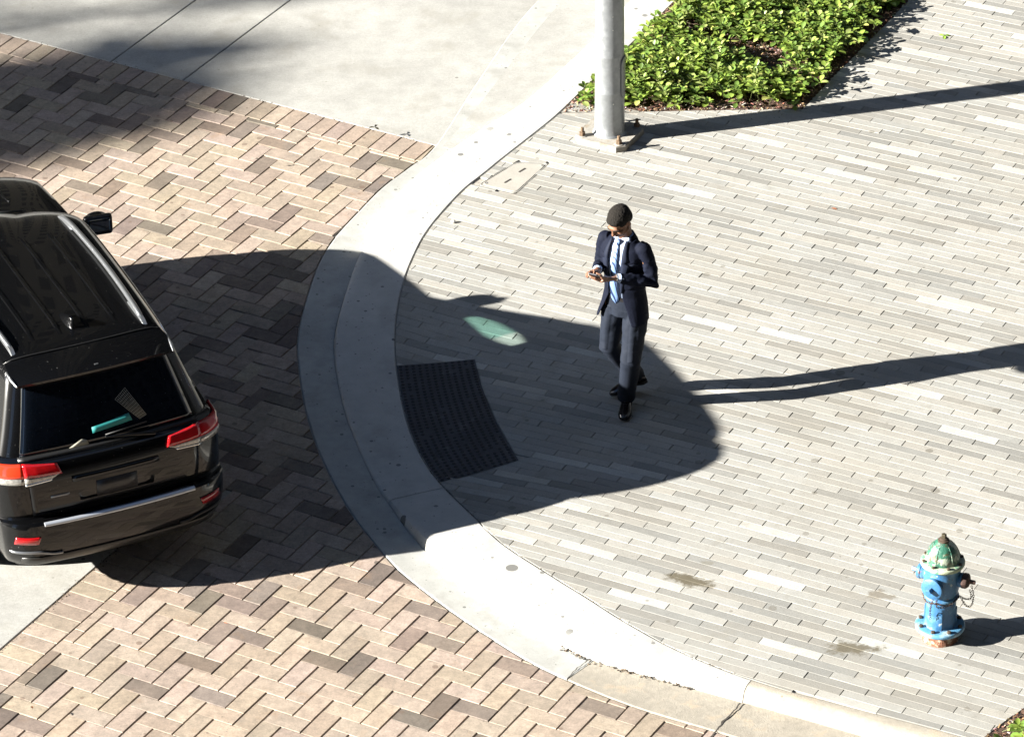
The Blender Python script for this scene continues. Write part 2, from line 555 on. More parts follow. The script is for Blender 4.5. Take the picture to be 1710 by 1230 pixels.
tag(cb_, kind='structure')


# ------------------------------------------------------------------ concrete road slabs
def st(p): return (p.x * av.x + p.y * av.y, p.x * bv.x + p.y * bv.y)


j1 = st(G(188, 101))[0]; j2 = st(G(303, 136))[0]
sl = Paving()
cuts = [-40, j1 - 9.0, j1 - 4.5, j1, j2, j2 + 6.0, j2 + 30]
for s0, s1 in zip(cuts, cuts[1:]):
    for t0, t1 in ((c_top, c_top + 9), (c_top + 9, c_top + 18), (c_top + 18, c_top + 40)):
        q = [av * s0 + bv * t0, av * s1 + bv * t0, av * s1 + bv * t1, av * s0 + bv * t1]
        q = [(p.x, p.y) for p in q]
        sl.add(q, lambda x, y: 0.0, (0, 0, 0), lambda a, b: 0.0045, 0.006, 0.004, 0.05)
for t0, t1 in ((t_lim - 6, t_lim), (t_lim - 18, t_lim - 6), (t_lim - 40, t_lim - 18)):
    for s0, s1 in ((c_left - 5, c_left), (c_left - 30, c_left - 5)):
        q = [av * s0 + bv * t0, av * s1 + bv * t0, av * s1 + bv * t1, av * s0 + bv * t1]
        sl.add([(p.x, p.y) for p in q], lambda x, y: 0.001, (0, 0, 0), lambda a, b: 0.006, 0.006, 0.004, 0.05)
rd = mesh_obj('road', sl.v, sl.f, M_road)
tag(rd, kind='structure')

# ------------------------------------------------------------------ gutter and curb swept along the bend
N = 420
CBr, FLr, GLr = resample(CB, N), resample(FL, N), resample(GL, N)


def match(P, Q):
    """for every point of Q the closest point of P, kept monotone"""
    out = []; j = 0
    for q in Q:
        best = min(range(j, min(j + 40, len(P))), key=lambda i: (P[i] - q).length)
        j = best; out.append(P[j])
    return out


FLm = FLr
CBm = match(resample(CB, 1600), FLm); GLm = match(resample(GL, 1600), FLm)
# index where the new pour ends (joint in the photograph)
jn_g = nearest(GLm, G(945, 1134)); jn_c = nearest(FLm, G(1237, 1170)); jn_m = nearest(FLm, G(652, 838))


def sweep(name, rows, m, i0, i1, label=None):
    v = []; f = []
    for r in rows:
        for i in range(i0, i1 + 1): v.append(r[i - 1].lerp(r[i], 0.16) if (i == i0 and i0 > 0) else r[i])
    n = i1 - i0 + 1
    for k in range(len(rows) - 1):
        for i in range(n - 1):
            f.append((k * n + i, k * n + i + 1, (k + 1) * n + i + 1, (k + 1) * n + i))
    for e in (0, n - 1):
        f.append(tuple(k * n + e for k in range(len(rows))))
    o = mesh_obj(name, v, f, m, smooth=False)
    bm = bmesh.new(); bm.from_mesh(o.data); bmesh.ops.recalc_face_normals(bm, faces=bm.faces)
    for e in bm.edges:
        if len(e.link_faces) == 2: e.smooth = e.calc_face_angle(0) < R(28)
    for fa in bm.faces: fa.smooth = len(fa.verts) == 4
    bm.to_mesh(o.data); bm.free()
    return tag(o, kind='structure')


def off(P, Q, d, dz=0.0):      # from P towards Q by d metres
    out = []
    for a, b in zip(P, Q):
        t = (b - a); t.z = 0; l = max(t.length, 1e-6)
        out.append(a + t * (min(d, l) / l) + Vector((0, 0, dz)))
    return out


cbz = [zs(p.x, p.y) for p in CBm]
hz = [max(zs(p.x, p.y), 0.012) for p in FLm]
FLz = [Vector((p.x, p.y, 0.001)) for p in FLm]
# gutter rows (street edge -> flow line)
g_rows = [[p + Vector((0, 0, -0.08)) for p in off(GLm, FLm, 0.004)], [p + Vector((0, 0, -0.002)) for p in off(GLm, FLm, 0.004)],
          [p + Vector((0, 0, 0.003)) for p in off(GLm, FLm, 0.012)],
          [a.lerp(b, 0.6) + Vector((0, 0, -0.004)) for a, b in zip(GLm, FLm)],
          [p + Vector((0, 0, -0.006)) for p in off(FLm, GLm, 0.004)], [p + Vector((0, 0, -0.08)) for p in off(FLm, GLm, 0.004)]]
sweep('gutter', g_rows, M_gutter, 0, jn_g, None)
sweep('gutter', g_rows, M_curb_old, jn_g + 1, N - 1, None)


def curb_row(fr, zr):   # fr metres from flow line, zr fraction of kerb height
    out = []
    for i, (a, b) in enumerate(zip(FLm, CBm)):
        t = (b - a); t.z = 0; l = max(t.length, 1e-6)
        p = a + t * (min(fr * (0.3 + 0.7 * min(hz[i] / 0.1, 1)), l * 0.5) / l)
        out.append(Vector((p.x, p.y, -0.004 + (hz[i] + 0.004) * zr)))
    return out


cback = off(CBm, FLm, 0.004)
c_rows = [[Vector((p.x, p.y, -0.1)) for p in FLm], curb_row(0, 0), curb_row(0.012, 0.42), curb_row(0.028, 0.78), curb_row(0.055, 0.95), curb_row(0.10, 1.0)]
mid = []
for i in range(N):
    a = c_rows[-1][i]; b = cback[i]
    p = a.lerp(b, 0.5); mid.append(Vector((p.x, p.y, (a.z + cbz[i]) / 2 + 0.002)))
c_rows += [mid, [Vector((p.x, p.y, z + 0.001)) for p, z in zip(off(CBm, FLm, 0.012), cbz)], [Vector((p.x, p.y, z - 0.004)) for p, z in zip(cback, cbz)], [Vector((p.x, p.y, -0.1)) for p in cback]]
sweep('curb', c_rows, M_curb, 0, jn_m, None)
sweep('curb', c_rows, M_curb, jn_m + 1, jn_c, None)
sweep('curb', c_rows, M_curb_old, jn_c + 1, N - 1, None)
# dirt under the joints of gutter and kerb
sweep('gutter_joint_dirt', [[Vector((p.x, p.y, -0.022)) for p in off(GLm, FLm, -0.02)], [Vector((p.x, p.y, -0.021)) for p in FLm], [Vector((p.x, p.y, -0.022)) for p in off(CBm, FLm, -0.03)]], M_dark, 0, N - 1)

# ------------------------------------------------------------------ sidewalk planks
HP = np.array([[1.73811636e-01, 4.06833319e-01, 2.04840826e+00], [1.94741438e-03, -2.13387276e-01, 1.27607802e+00], [-6.85334172e-04, -1.86237141e-03, 1.0]])


def plk(i, j):
    q = HP @ np.array((i, j, 1.0)); return Vector((q[0] / q[2], q[1] / q[2]))


BED = [Gs(*p) for p in ((935, 187), (1043, 187), (1200, 184), (1341, 182), (1390, 130), (1455, 65), (1520, -2), (1700, -180), (1230, -150), (1130, -2), (1035, 92), (985, 139))]
BED2 = [Gs(*p) for p in ((1640, 1233), (1672, 1208), (1712, 1180), (1800, 1130), (2000, 1060), (2200, 1300), (1800, 1500), (1655, 1290))]


def inside(P, q):
    c = False; n = len(P)
    for i in range(n):
        a, b = P[i], P[(i + 1) % n]
        if (a.y > q[1]) != (b.y > q[1]) and q[0] < (b.x - a.x) * (q[1] - a.y) / (b.y - a.y) + a.x: c = not c
    return c


def cut_poly(poly, P):
    """remove from a small plank what lies in polygon P (nearest edge approximation)"""
    ins = [inside(P, p) for p in poly]
    if not any(ins): return poly
    if all(ins): return []
    cx = sum(p[0] for p in poly) / len(poly); cy = sum(p[1] for p in poly) / len(poly)
    best = None
    for i in range(len(P)):
        a, b = P[i], P[(i + 1) % len(P)]
        t = Vector((b.x - a.x, b.y - a.y)); l = t.length; t /= l
        s = min(max((cx - a.x) * t.x + (cy - a.y) * t.y, 0), l)
        d = math.hypot(a.x + t.x * s - cx, a.y + t.y * s - cy)
        if best is None or d < best[0]: best = (d, a, t)
    _, a, t = best
    n = Vector((-t.y, t.x))
    m = Vector((a.x, a.y)) + n * 0.05
    if not inside(P, m):   # n points outside -> keep side n
        n = -n
    return clip_half(poly, n, n.x * a.x + n.y * a.y)


pa = R(-27.58); pd = Vector((math.cos(pa), math.sin(pa)))
sp = Paving()
BOXC = [Gs(*p) for p in ((797, 309), (862, 270), (918, 272), (862, 323))]
PAD = [Gs(*p) for p in ((664, 612), (793, 600), (806, 650), (830, 705), (866, 768), (745, 804), (704, 762), (679, 700))]
for j in range(-60, 70):
    for i in range(-160, 130):
        k = i
        a0 = plk(i, j)
        # each lattice point is one end joint; its plank runs to (i, j+1)
        a1 = plk(i, j + 1)
        if not (-3.5 < a0.x < 9.5 and -10 < a0.y < 9.5): continue
        d = (a1 - a0)
        if d.length > 0.7 or d.length < 0.3: continue
        u0 = (plk(i + 1, j) - (a0 + d / 3)); u1 = u0
        q = [a0 - u0 / 2, a1 - u1 / 2, a1 + u1 / 2, a0 + u0 / 2]
        q = [(p.x, p.y) for p in q]
        rr = random.random()
        if rr < 0.30: c = 0.215 * random.uniform(0.90, 1.08)
        elif rr < 0.94: c = 0.282 * random.uniform(0.90, 1.07)
        else: c = 0.37 * random.uniform(0.9, 1.05)
        w_ = random.uniform(-0.02, 0.02)
        col = (c * (1.0 + w_), c * 0.978, c * (0.89 - w_))
        q = cut_curve(q, CB, -1, 0.004)
        if len(q) < 3: continue
        for pl in (BED, BED2, PAD, BOXC):
            if len(q) >= 3: q = cut_poly(q, pl)
        if len(q) < 3: continue
        ge = random.choice((0.0009, 0.0011, 0.0015, 0.0022, 0.0038))
        sp.add(q, zs, col, (lambda ge: lambda dx, dy: 0.0009 if abs(dx * pd.x + dy * pd.y) > 0.8 else ge)(ge), 0.0016, 0.003, 0.02,
               random.uniform(-.0008, .0008), (random.gauss(0, .002), random.gauss(0, .004)))
sw = mesh_obj('sidewalk', sp.v, sp.f, M_plank, cols=sp.c)
tag(sw, kind='structure')


def height_grid(name, inside_f, x0, x1, y0, y1, step, zf, m):
    nx = int((x1 - x0) / step) + 1; ny = int((y1 - y0) / step) + 1
    v = []; f = []; idx = {}
    for a in range(nx):
        for b in range(ny):
            x = x0 + a * step; y = y0 + b * step
            if inside_f(x, y): idx[(a, b)] = len(v); v.append((x, y, zf(x, y)))
    for (a, b), k in idx.items():
        if (a + 1, b) in idx and (a + 1, b + 1) in idx and (a, b + 1) in idx:
            f.append((k, idx[(a + 1, b)], idx[(a + 1, b + 1)], idx[(a, b + 1)]))
    return mesh_obj(name, v, f, m, smooth=True)


def on_walk(x, y):
    i = nearest(CB, (x, y)); a, b = CB[max(i - 1, 0)], CB[min(i + 1, len(CB) - 1)]
    t = b - a
    return t.x * (y - CB[i].y) - t.y * (x - CB[i].x) > -0.11 * t.length


tag(height_grid('sidewalk_bed', on_walk, -3.6, 9.8, -10.2, 9.6, 0.1, lambda x, y: zs(x, y) - 0.012, M_sand), kind='structure')
# the pavement goes on beyond the laid planks
M_far = mat('far_paving', (0.23, 0.225, 0.21), 0.85, var=[(2, 0.1), (12, 0.2)])
far = mesh_obj('far_sidewalk', [(9.4, -60, .085), (60, -60, .085), (60, 60, .085), (44, 60, .085), (9.4, 16, .085), (4.6, 9.3, .085), (9.4, 9.3, .085), (2.8, -9.8, .085), (9.4, -9.8, .085), (5, -60, .085)],
               [(0, 1, 2, 3, 4), (5, 6, 4), (7, 9, 0, 8)], M_far)
tag(far, kind='structure')

# ------------------------------------------------------------------ tactile paving mat with domes
tb = bmesh.new()
# follow the kerb: rows across between the two curved sides
def on_curve(P, a, b, n):
    i0, i1 = nearest(P, a), nearest(P, b)
    seg = [P[i] for i in range(i0, i1 + 1)] if i1 > i0 else [P[i] for i in range(i1, i0 + 1)][::-1]
    return resample(seg, n)
inner = on_curve(CB, Gs(664, 612), Gs(740, 803), 40)
outer = resample(catmull([Gs(*p) for p in ((793, 600), (803, 640), (818, 680), (834, 715), (866, 769))], 0.03), 40)
ZT = 0.003
gv = []
NA, NB = 39, 12
for i in range(NA + 1):
    for k in range(NB + 1):
        t = (k + 0.06 * (k == 0)) / NB
        p = inner[i].lerp(outer[i], t)
        gv.append((p.x, p.y, zs(p.x, p.y) + ZT))
gf = []
for i in range(NA):
    for k in range(NB):
        gf.append((i * (NB + 1) + k, i * (NB + 1) + k + 1, (i + 1) * (NB + 1) + k + 1, (i + 1) * (NB + 1) + k))
vs = [tb.verts.new(v) for v in gv]
for f in gf: tb.faces.new([vs[q] for q in f])
for i in range(0, NA):
    for k in range(NB):
        c = Vector(gv[i * (NB + 1) + k]).lerp(Vector(gv[(i + 1) * (NB + 1) + k + 1]), 0.5)
        if random.random() < 0.03: continue
        prof = [(0.0165, -0.001), (0.0125, 0.0055), (0.0095, 0.0065)]
        lathe(tb, prof, 8, c)
tac = empty('tactile_paving', Gs(750, 700))
tag(tac, 'dark worn tactile paving mat of raised domes beside the kerb in the car shadow', 'tactile paving')
to = bm_obj('domed_mat', tb, M_tactile, tac, smooth=False)
to.data.materials.append(mat('dark_dome', (0.014, 0.016, 0.020), 0.5))  # domes darker than the mat base
for k_, p_ in enumerate(to.data.polygons): p_.material_index = 1 if k_ >= NA * NB else 0
to.matrix_parent_inverse = Matrix.Translation(-tac.location)
# ------------------------------------------------------------------ utility box cover
M_box = mat('polymer_box_lid', (0.31, 0.295, 0.26), 0.8, var=[(5, 0.1), (60, 0.1)], bump=[(120, 0.4)])
M_boxrim = mat('box_rim', (0.26, 0.255, 0.235), 0.7, var=[(30, 0.2)])
bc = (BOXC[0] + BOXC[1] + BOXC[2] + BOXC[3]) / 4
ub = empty('utility_box_cover', bc)
tag(ub, 'beige rectangular utility box lid let into the pavers beside the kerb', 'utility cover')


def local_pts(P): return [p - bc for p in P]


def ringpts(P, r):
    out = []; n = len(P)
    for i in range(n):
        a, b, c = P[i - 1], P[i], P[(i + 1) % n]
        p0 = b + (a - b).normalized() * r; p1 = b + (c - b).normalized() * r
        for k in range(5):
            t = k / 4; out.append(p0 * (1 - t) ** 2 + b * (2 * t * (1 - t)) + p1 * t * t)
    return out


def slab(name, P, h0, h1, m, parent, r=0.03, bev=0.004):
    bm = bmesh.new()
    vs = [bm.verts.new((p.x, p.y, h0)) for p in ringpts(P, r)]
    f = bm.faces.new(vs)
    ret = bmesh.ops.extrude_face_region(bm, geom=bm.faces[:])
    for v in [e for e in ret['geom'] if isinstance(e, bmesh.types.BMVert)]: v.co.z = h1
    top = [e for e in bm.edges if all(abs(v.co.z - h1) < 1e-6 for v in e.verts)]
    if bev: bmesh.ops.bevel(bm, geom=top, offset=bev, segments=2, affect='EDGES')
    return bm_obj(name, bm, m, parent, smooth=False)


def shrink(P, k):
    c = sum((p for p in P), Vector()) / len(P)
    return [c + (p - c) * k for p in P]


bl = local_pts(BOXC)
slab('gap', bl, -0.05, -0.009, M_dark, ub, 0.04, 0)
# rim ring
bm = bmesh.new()
ro_ = ringpts(shrink(bl, 0.985), 0.045); ri_ = ringpts(shrink(bl, 0.945), 0.045)
n = len(ro_)
va = [bm.verts.new((p.x, p.y, 0.0005)) for p in ro_]; vb = [bm.verts.new((p.x, p.y, 0.0005)) for p in ri_]
vc = [bm.verts.new((p.x, p.y, -0.03)) for p in ri_]; vd = [bm.verts.new((p.x, p.y, -0.03)) for p in ro_]
for i in range(n):
    k = (i + 1) % n
    bm.faces.new((va[i], va[k], vb[k], vb[i])); bm.faces.new((vb[i], vb[k], vc[k], vc[i])); bm.faces.new((vd[i], vd[k], va[k], va[i]))
bm_obj('rim', bm, M_boxrim, ub, smooth=False)
slab('lid', shrink(bl, 0.905), -0.03, 0.001, M_box, ub, 0.03, 0.003)
ua = (bl[1] - bl[0]).normalized(); ub2 = (bl[3] - bl[0]).normalized()
for s_ in (0.30, 0.70):
    c = (bl[0] + bl[3]) / 2; c2 = (bl[1] + bl[2]) / 2
    p = c.lerp(c2, s_)
    bm = bmesh.new(); box(bm, (p.x, p.y, 0.002), (0.085, 0.016, 0.003), math.atan2(ua.y, ua.x), 0.001)
    bm_obj('lift_slot', bm, M_dark, ub, smooth=False)
for k in (0, 2):
    p = bl[k] * 0.78
    bm = bmesh.new(); lathe(bm, [(0.016, 0), (0.016, 0.0035), (0.012, 0.004)], 16, (p.x, p.y, 0))
    bm_obj('lid_bolt', bm, M_dark if False else M_boxrim, ub, smooth=False)
    bm = bmesh.new(); box(bm, (p.x, p.y, 0.005), (0.018, 0.004, 0.002), 0.8)
    bm_obj('bolt_slot', bm, M_dark, ub, smooth=False)

# ------------------------------------------------------------------ planting beds
M_leaf = mat('leaf', attr=True, rough=0.38, var=[(50, 0.12)], specular_ior_level=0.45)
lt = M_leaf.node_tree
tr_ = lt.nodes.new('ShaderNodeBsdfTranslucent'); mx_ = lt.nodes.new('ShaderNodeMixShader'); mx_.inputs[0].default_value = 0.28
at_ = lt.nodes.new('ShaderNodeAttribute'); at_.attribute_name = 'Col'
hs_ = lt.nodes.new('ShaderNodeHueSaturation'); hs_.inputs['Value'].default_value = 1.3; hs_.inputs['Hue'].default_value = 0.485
lt.links.new(at_.outputs['Color'], hs_.inputs['Color']); lt.links.new(hs_.outputs[0], tr_.inputs[0])
lt.links.new(lt.nodes['Principled BSDF'].outputs[0], mx_.inputs[1]); lt.links.new(tr_.outputs[0], mx_.inputs[2])
lt.links.new(mx_.outputs[0], lt.nodes['Material Output'].inputs[0])
M_stem = mat('stem', (0.10, 0.12, 0.04), 0.7)
M_chip = mat('wood_chip', attr=True, rough=0.9, var=[(60, 0.3)])


class Leaves:
    def __init__(self): self.v = []; self.f = []; self.c = []

    def leaf(self, base, d, up, L, w, col, fold=0.25, droop=0.25):
        d = d.normalized(); s = d.cross(up)
        if s.length < 1e-4: s = Vector((1, 0, 0))
        s.normalize(); n = s.cross(d).normalized()
        o = len(self.v)
        prof = [(0.0, 0.05), (0.20, 0.50), (0.50, 0.95), (0.74, 0.96), (0.92, 0.55), (1.0, 0.05)]
        mid = []
        for t, ww in prof:
            c = base + d * (L * t) - n * (L * droop * t * t)
            e = ww * w / 2
            self.v += [c - s * e + n * (e * fold), c - n * (0.0015), c + s * e + n * (e * fold)]
        for k in range(len(prof) - 1):
            a = o + 3 * k
            self.f += [(a, a + 1, a + 4, a + 3), (a + 1, a + 2, a + 5, a + 4)]
            self.c += [col, tuple(x * 0.93 for x in col)]

    def stem(self, a, b, r, col):
        x, y = frame_of(b - a); o = len(self.v)
        for p in (a, b):
            for k in range(4): self.v.append(p + x * (r * math.cos(k * math.pi / 2)) + y * (r * math.sin(k * math.pi / 2)))
        for k in range(4): self.f.append((o + k, o + (k + 1) % 4, o + 4 + (k + 1) % 4, o + 4 + k)); self.c.append(col)


def edge_dist(P, q):
    b = 9
    for i in range(len(P)):
        a, c = P[i], P[(i + 1) % len(P)]
        t = Vector((c.x - a.x, c.y - a.y)); l = t.length; t /= l
        s = min(max((q[0] - a.x) * t.x + (q[1] - a.y) * t.y, 0), l)
        b = min(b, math.hypot(a.x + t.x * s - q[0], a.y + t.y * s - q[1]))
    return b


def greens():
    r = random.random()
    if r < 0.38: c = (0.20, 0.28, 0.05)
    elif r < 0.8: c = (0.11, 0.18, 0.035)
    elif r < 0.96: c = (0.29, 0.35, 0.11)
    else: c = (0.34,0.35,0.10)
    k = random.uniform(0.65, 1.4)
    return tuple(x * k for x in c)


def fill_bed(lv, P, spacing, x0, x1, y0, y1, margin, sparse):
    x = x0
    while x < x1:
        x += spacing
        y = y0
        while y < y1:
            px, py = x + random.uniform(-.5, .5) * spacing, y + random.uniform(-.5, .5) * spacing
            y += spacing
            if not inside(P, (px, py)): continue
            e = edge_dist(P, (px, py))
            if e < margin * random.uniform(0.5, 1.3): continue
            g0 = noise.noise(Vector((px * 1.6, py * 1.6, 3.1)))
            if g0 + sparse(px, py) > 0.30: continue
            h = 0.055 + 0.085 * min(e / 0.3, 1) + 0.08 * noise.noise(Vector((px * 3, py * 3, 0))) + random.uniform(-.03, .05)
            h = max(h, 0.05)
            lean = Vector((random.gauss(0, .05), random.gauss(0, .05), 0))
            base = Vector((px, py, 0.08)); top = Vector((px, py, 0.08 + h)) + lean
            lv.stem(base, top, 0.002, (0.10, 0.12, 0.04))
            tone = random.uniform(0.75, 1.2)
            nl = random.randint(6, 9); a0 = random.uniform(0, 6.28)
            for k in range(nl):
                a = a0 + k * 2.4
                t = k / nl
                el = R(4 + 52 * t) + random.gauss(0, 0.22)
                d = Vector((math.cos(a) * math.cos(el), math.sin(a) * math.cos(el), math.sin(el)))
                L = random.uniform(0.055, 0.090) * (1.1 - 0.45 * t)
                b = base.lerp(top, 0.72 + 0.28 * t) + d * 0.006
                c = greens()
                lv.leaf(b, d, Vector((0, 0, 1)), L, L * random.uniform(0.56, 0.72), tuple(x_ * tone for x_ in c), random.uniform(.1, .45), random.uniform(.05, .45))


lv = Leaves()
BEDX = [p.x for p in BED]; BEDY = [p.y for p in BED]
rc = Gs(1341, 182)
fill_bed(lv, BED, 0.060, min(BEDX), max(BEDX), min(BEDY), min(max(BEDY), 8.6), 0.11,
         lambda x, y: 0.42 * math.exp(-((x - Gs(1255, 150).x) ** 2 / 0.10 + (y - Gs(1255, 150).y) ** 2 / 0.05)) + 0.5 * math.exp(-((x - Gs(1395, 100).x) ** 2 + (y - Gs(1395, 100).y) ** 2) / 0.06))
# a few shoots that lean over the pavement
for (px, py) in ((1408, 96), (1330, 160), (1120, 172), (1460, 62), (1366, 140), (1250, 172)):
    p = Gs(px, py)
    for _ in range(2):
        b = Vector((p.x + random.uniform(-.05, .05), p.y + random.uniform(0, .08), 0.06)); tp = b + Vector((random.uniform(0, .09), random.uniform(-.06, .02), 0.16))
        lv.stem(b, tp, 0.002, (0.10, 0.12, 0.04))
        for k in range(6):
            a = k * 2.4; d = Vector((math.cos(a), math.sin(a), 0.5)); lv.leaf(tp, d, Vector((0, 0, 1)), 0.06, 0.032, greens())
gc = mesh_obj('ground_cover', lv.v, lv.f, M_leaf, cols=lv.c, smooth=True)
tag(gc, 'bright green leafy ground cover filling the bed behind the street pole', 'ground cover', kind='stuff')
lv = Leaves()
B2X = [p.x for p in BED2]; B2Y = [p.y for p in BED2]
fill_bed(lv, BED2, 0.06, min(B2X), max(B2X), min(B2Y), max(B2Y), 0.20, lambda x, y: 0.0)
gc2 = mesh_obj('ground_cover', lv.v, lv.f, M_leaf, cols=lv.c, smooth=True)
tag(gc2, 'small patch of ground cover in the bed cut by the bottom right corner', 'ground cover', kind='stuff')


def soil(P, name, y1=1e9):
    xs = [p.x for p in P]; ys = [p.y for p in P]
    def zf(x, y):
        return 0.098 + 0.012 * noise.noise(Vector((x * 8, y * 8, 0))) + 0.012 * noise.noise(Vector((x * 30, y * 30, 2)))
    st_ = 0.03
    # grow the grid a little past the outline so that the paver edge covers it
    def ins(x, y): return inside(P, (x, y)) or edge_dist(P, (x, y)) < 0.04
    o = height_grid(name, ins, min(xs) - .06, max(xs) + .06, min(ys) - .06, min(max(ys), y1) + .06, st_, lambda x, y: zf(x, y) - (0.0 if inside(P, (x, y)) else 0.06), M_soil)
    tag(o, kind='structure')
    v = []; f = []; c = []
    n = int(min(abs(area([(p.x, p.y) for p in P])), 6) * 1400)
    for _ in range(n):
        for _t in range(20):
            x = random.uniform(min(xs), max(xs)); y = random.uniform(min(ys), min(max(ys), 7.5))
            if inside(P, (x, y)): break
        else: continue
        a = random.uniform(0, 3.14); L = random.uniform(.008, .035); w = random.uniform(.004, .010); tz = random.uniform(-.4, .4)
        dx, dy = math.cos(a) * L / 2, math.sin(a) * L / 2; ex, ey = -math.sin(a) * w / 2, math.cos(a) * w / 2
        z = zf(x, y) + 0.005; k = len(v)
        for sx, sy in ((-1, -1), (1, -1), (1, 1), (-1, 1)):
            v.append((x + dx * sx + ex * sy, y + dy * sx + ey * sy, z + tz * L / 2 * sx))
        for sx, sy in ((-1, -1), (1, -1), (1, 1), (-1, 1)):
            v.append((x + dx * sx + ex * sy, y + dy * sx + ey * sy, z + tz * L / 2 * sx + .003))
        f += [(k + 4, k + 5, k + 6, k + 7), (k, k + 1, k + 5, k + 4), (k + 1, k + 2, k + 6, k + 5), (k + 2, k + 3, k + 7, k + 6), (k + 3, k, k + 4, k + 7)]
        q = random.random()
        cc = (0.30, 0.19, 0.11) if q < .35 else ((0.11, 0.05, 0.025) if q < .85 else (0.50, 0.42, 0.32))
        c += [tuple(t * random.uniform(.7, 1.2) for t in cc)] * 5
    o = mesh_obj('wood_mulch', v, f, M_chip, cols=c)
    return o


tag(soil(BED, 'planting_soil', 8.6), 'brown bark mulch between the plants and the pavers beside the pole', 'mulch', kind='stuff')
tag(soil(BED2, 'planting_soil'), 'brown bark mulch in the bed at the bottom right corner', 'mulch', kind='stuff')

# ------------------------------------------------------------------ small litter
def litter_leaf(px, py, col, L, label, rz, name='fallen_leaf', cat='leaf', n=1):
    p = Gs(px, py) if (px, py) != (783, 987) else G(px, py)
    l_ = Leaves()
    for k in range(n):
        a = rz + k * 2.1
        l_.leaf(Vector((0, 0, 0.004)), Vector((math.cos(a), math.sin(a), 0.12)), Vector((0, 0, 1)), L, L * 0.5, col, 0.3, 0.2)
    o = mesh_obj(name, l_.v, l_.f, M_leaf, cols=l_.c, smooth=True)
    o.location = p
    tag(o, label, cat)


litter_leaf(1577, 61, (0.25, 0.42, 0.05), 0.055, 'fresh green leaf cluster lying alone on the pale pavers near the top edge', 0.4, n=4)
litter_leaf(1388, 348, (0.30, 0.12, 0.06), 0.05, 'tiny rusty brown leaf lying on the open pavers right of the man', -0.5)
litter_leaf(626, 213, (0.05, 0.045, 0.03), 0.05, 'dark dry leaf scrap at the edge of the brick soldier course', 1.2, n=3)
litter_leaf(433, 266, (0.03, 0.03, 0.02), 0.035, 'small black leaf lying on the sunlit bricks below the soldier course', 0.8, n=2)
litter_leaf(55, 1183, (0.16, 0.07, 0.03), 0.035, 'small brown leaf on the bricks near the bottom left corner', 2.0)
litter_leaf(380, 1041, (0.40, 0.15, 0.08), 0.03, 'little red brown petal on the sunlit bricks below the car shadow', 2.6)
bm = bmesh.new()
bmesh.ops.create_icosphere(bm, subdivisions=2, radius=0.018)
for v_ in bm.verts: v_.co *= 1 + 0.25 * noise.noise(v_.co * 60); 
bmesh.ops.scale(bm, vec=(1.2, .8, .7), verts=bm.verts)
o = bm_obj('pebble', bm, mat('pale_stone', (0.55, 0.54, 0.5), 0.8)); o.location = Gs(757, 372) + Vector((0, 0, .012))
tag(o, 'small pale pebble lying on the pavers close to the kerb', 'pebble')

# ------------------------------------------------------------------ grit along the joints
gr = Paving()
def grit(P, n, spread, z, lo, hi):
    for _ in range(n):
        i = random.randint(0, len(P) - 1); p = P[i]
        x = p.x + random.gauss(0, spread); y = p.y + random.gauss(0, spread); r_ = random.uniform(lo, hi); a = random.uniform(0, 6.28)
        q = [(x + r_ * random.uniform(.6, 1.2) * math.cos(a + k * math.pi / 2.5), y + r_ * random.uniform(.6, 1.2) * math.sin(a + k * math.pi / 2.5)) for k in range(5)]
        h_ = r_ * random.uniform(.3, .8); o_ = len(gr.v)
        zz = z(x, y)
        for u_ in q: gr.v.append((u_[0], u_[1], zz - .002))
        gr.v.append((x, y, zz + h_))
        c_ = random.choice(((0.05, 0.035, 0.025), (0.10, 0.07, 0.045), (0.02, 0.018, 0.015), (0.16, 0.12, 0.08)))
        for k in range(5): gr.f.append((o_ + k, o_ + (k + 1) % 5, o_ + 5)); gr.c.append(c_)
_jl = [FLm[i] for i in range(jn_g - 6, N - 60)]
grit(_jl, 240, 0.018, lambda x, y: 0.0, 0.003, 0.011)
grit([CBm[i] for i in range(N - 190, N - 50)], 150, 0.010, zs, 0.002, 0.007)
grit([CBm[i] for i in range(60, 200)], 60, 0.010, zs, 0.002, 0.006)
_e = [av * c_left + bv * (t_lim - .4 - .02 * k) for k in range(120)]
grit(_e, 260, 0.025, z0, 0.003, 0.010)
_e = [av * (top_c.x * av.x + top_c.y * av.y - .03 * k) + bv * c_top for k in range(150)]
grit(_e, 160, 0.014, z0, 0.002, 0.008)
grit([Gs(*p) for p in ((1050, 192), (1100, 192), (1180, 190), (1240, 188), (1300, 187), (1345, 180), (1380, 145), (1420, 105))], 130, 0.10, zs, 0.003, 0.009)
# the open crack through gutter and kerb, bottom right
def crack(P, w0, name='kerb_crack'):
    P = catmull(P, 0.012); v = []; f = []
    for i, p in enumerate(P):
        d = (P[min(i + 1, len(P) - 1)] - P[max(i - 1, 0)]); d.z = 0; d.normalize(); n_ = Vector((-d.y, d.x, 0))
        q_ = noise.noise(p * 23); w_ = w0 * (0.6 + 0.9 * abs(noise.noise(p * 31 + Vector((3, 3, 3))))); c_ = p + n_ * (q_ * 0.012)
        v += [c_ - n_ * w_, c_ + n_ * w_]
    for i in range(len(P) - 1): f.append((2 * i, 2 * i + 1, 2 * i + 3, 2 * i + 2))
    return tag(mesh_obj(name, v, f, M_dark), kind='structure')
crack([G(1176, 1240, .003), G(1187, 1230, .003), G(1205, 1207, .003), G(1222, 1190, .003), G(1236, 1173, .006)], 0.008)
crack([G(945, 1134, .004), G(956, 1122, .004), G(970, 1110, .004), G(984, 1099, .004)], 0.004)
gi = mesh_obj('loose_grit', gr.v, gr.f, M_chip, cols=gr.c)
tag(gi, 'dark crumbs of soil and grit scattered along the kerb joints and slab edges', 'grit', kind='stuff')

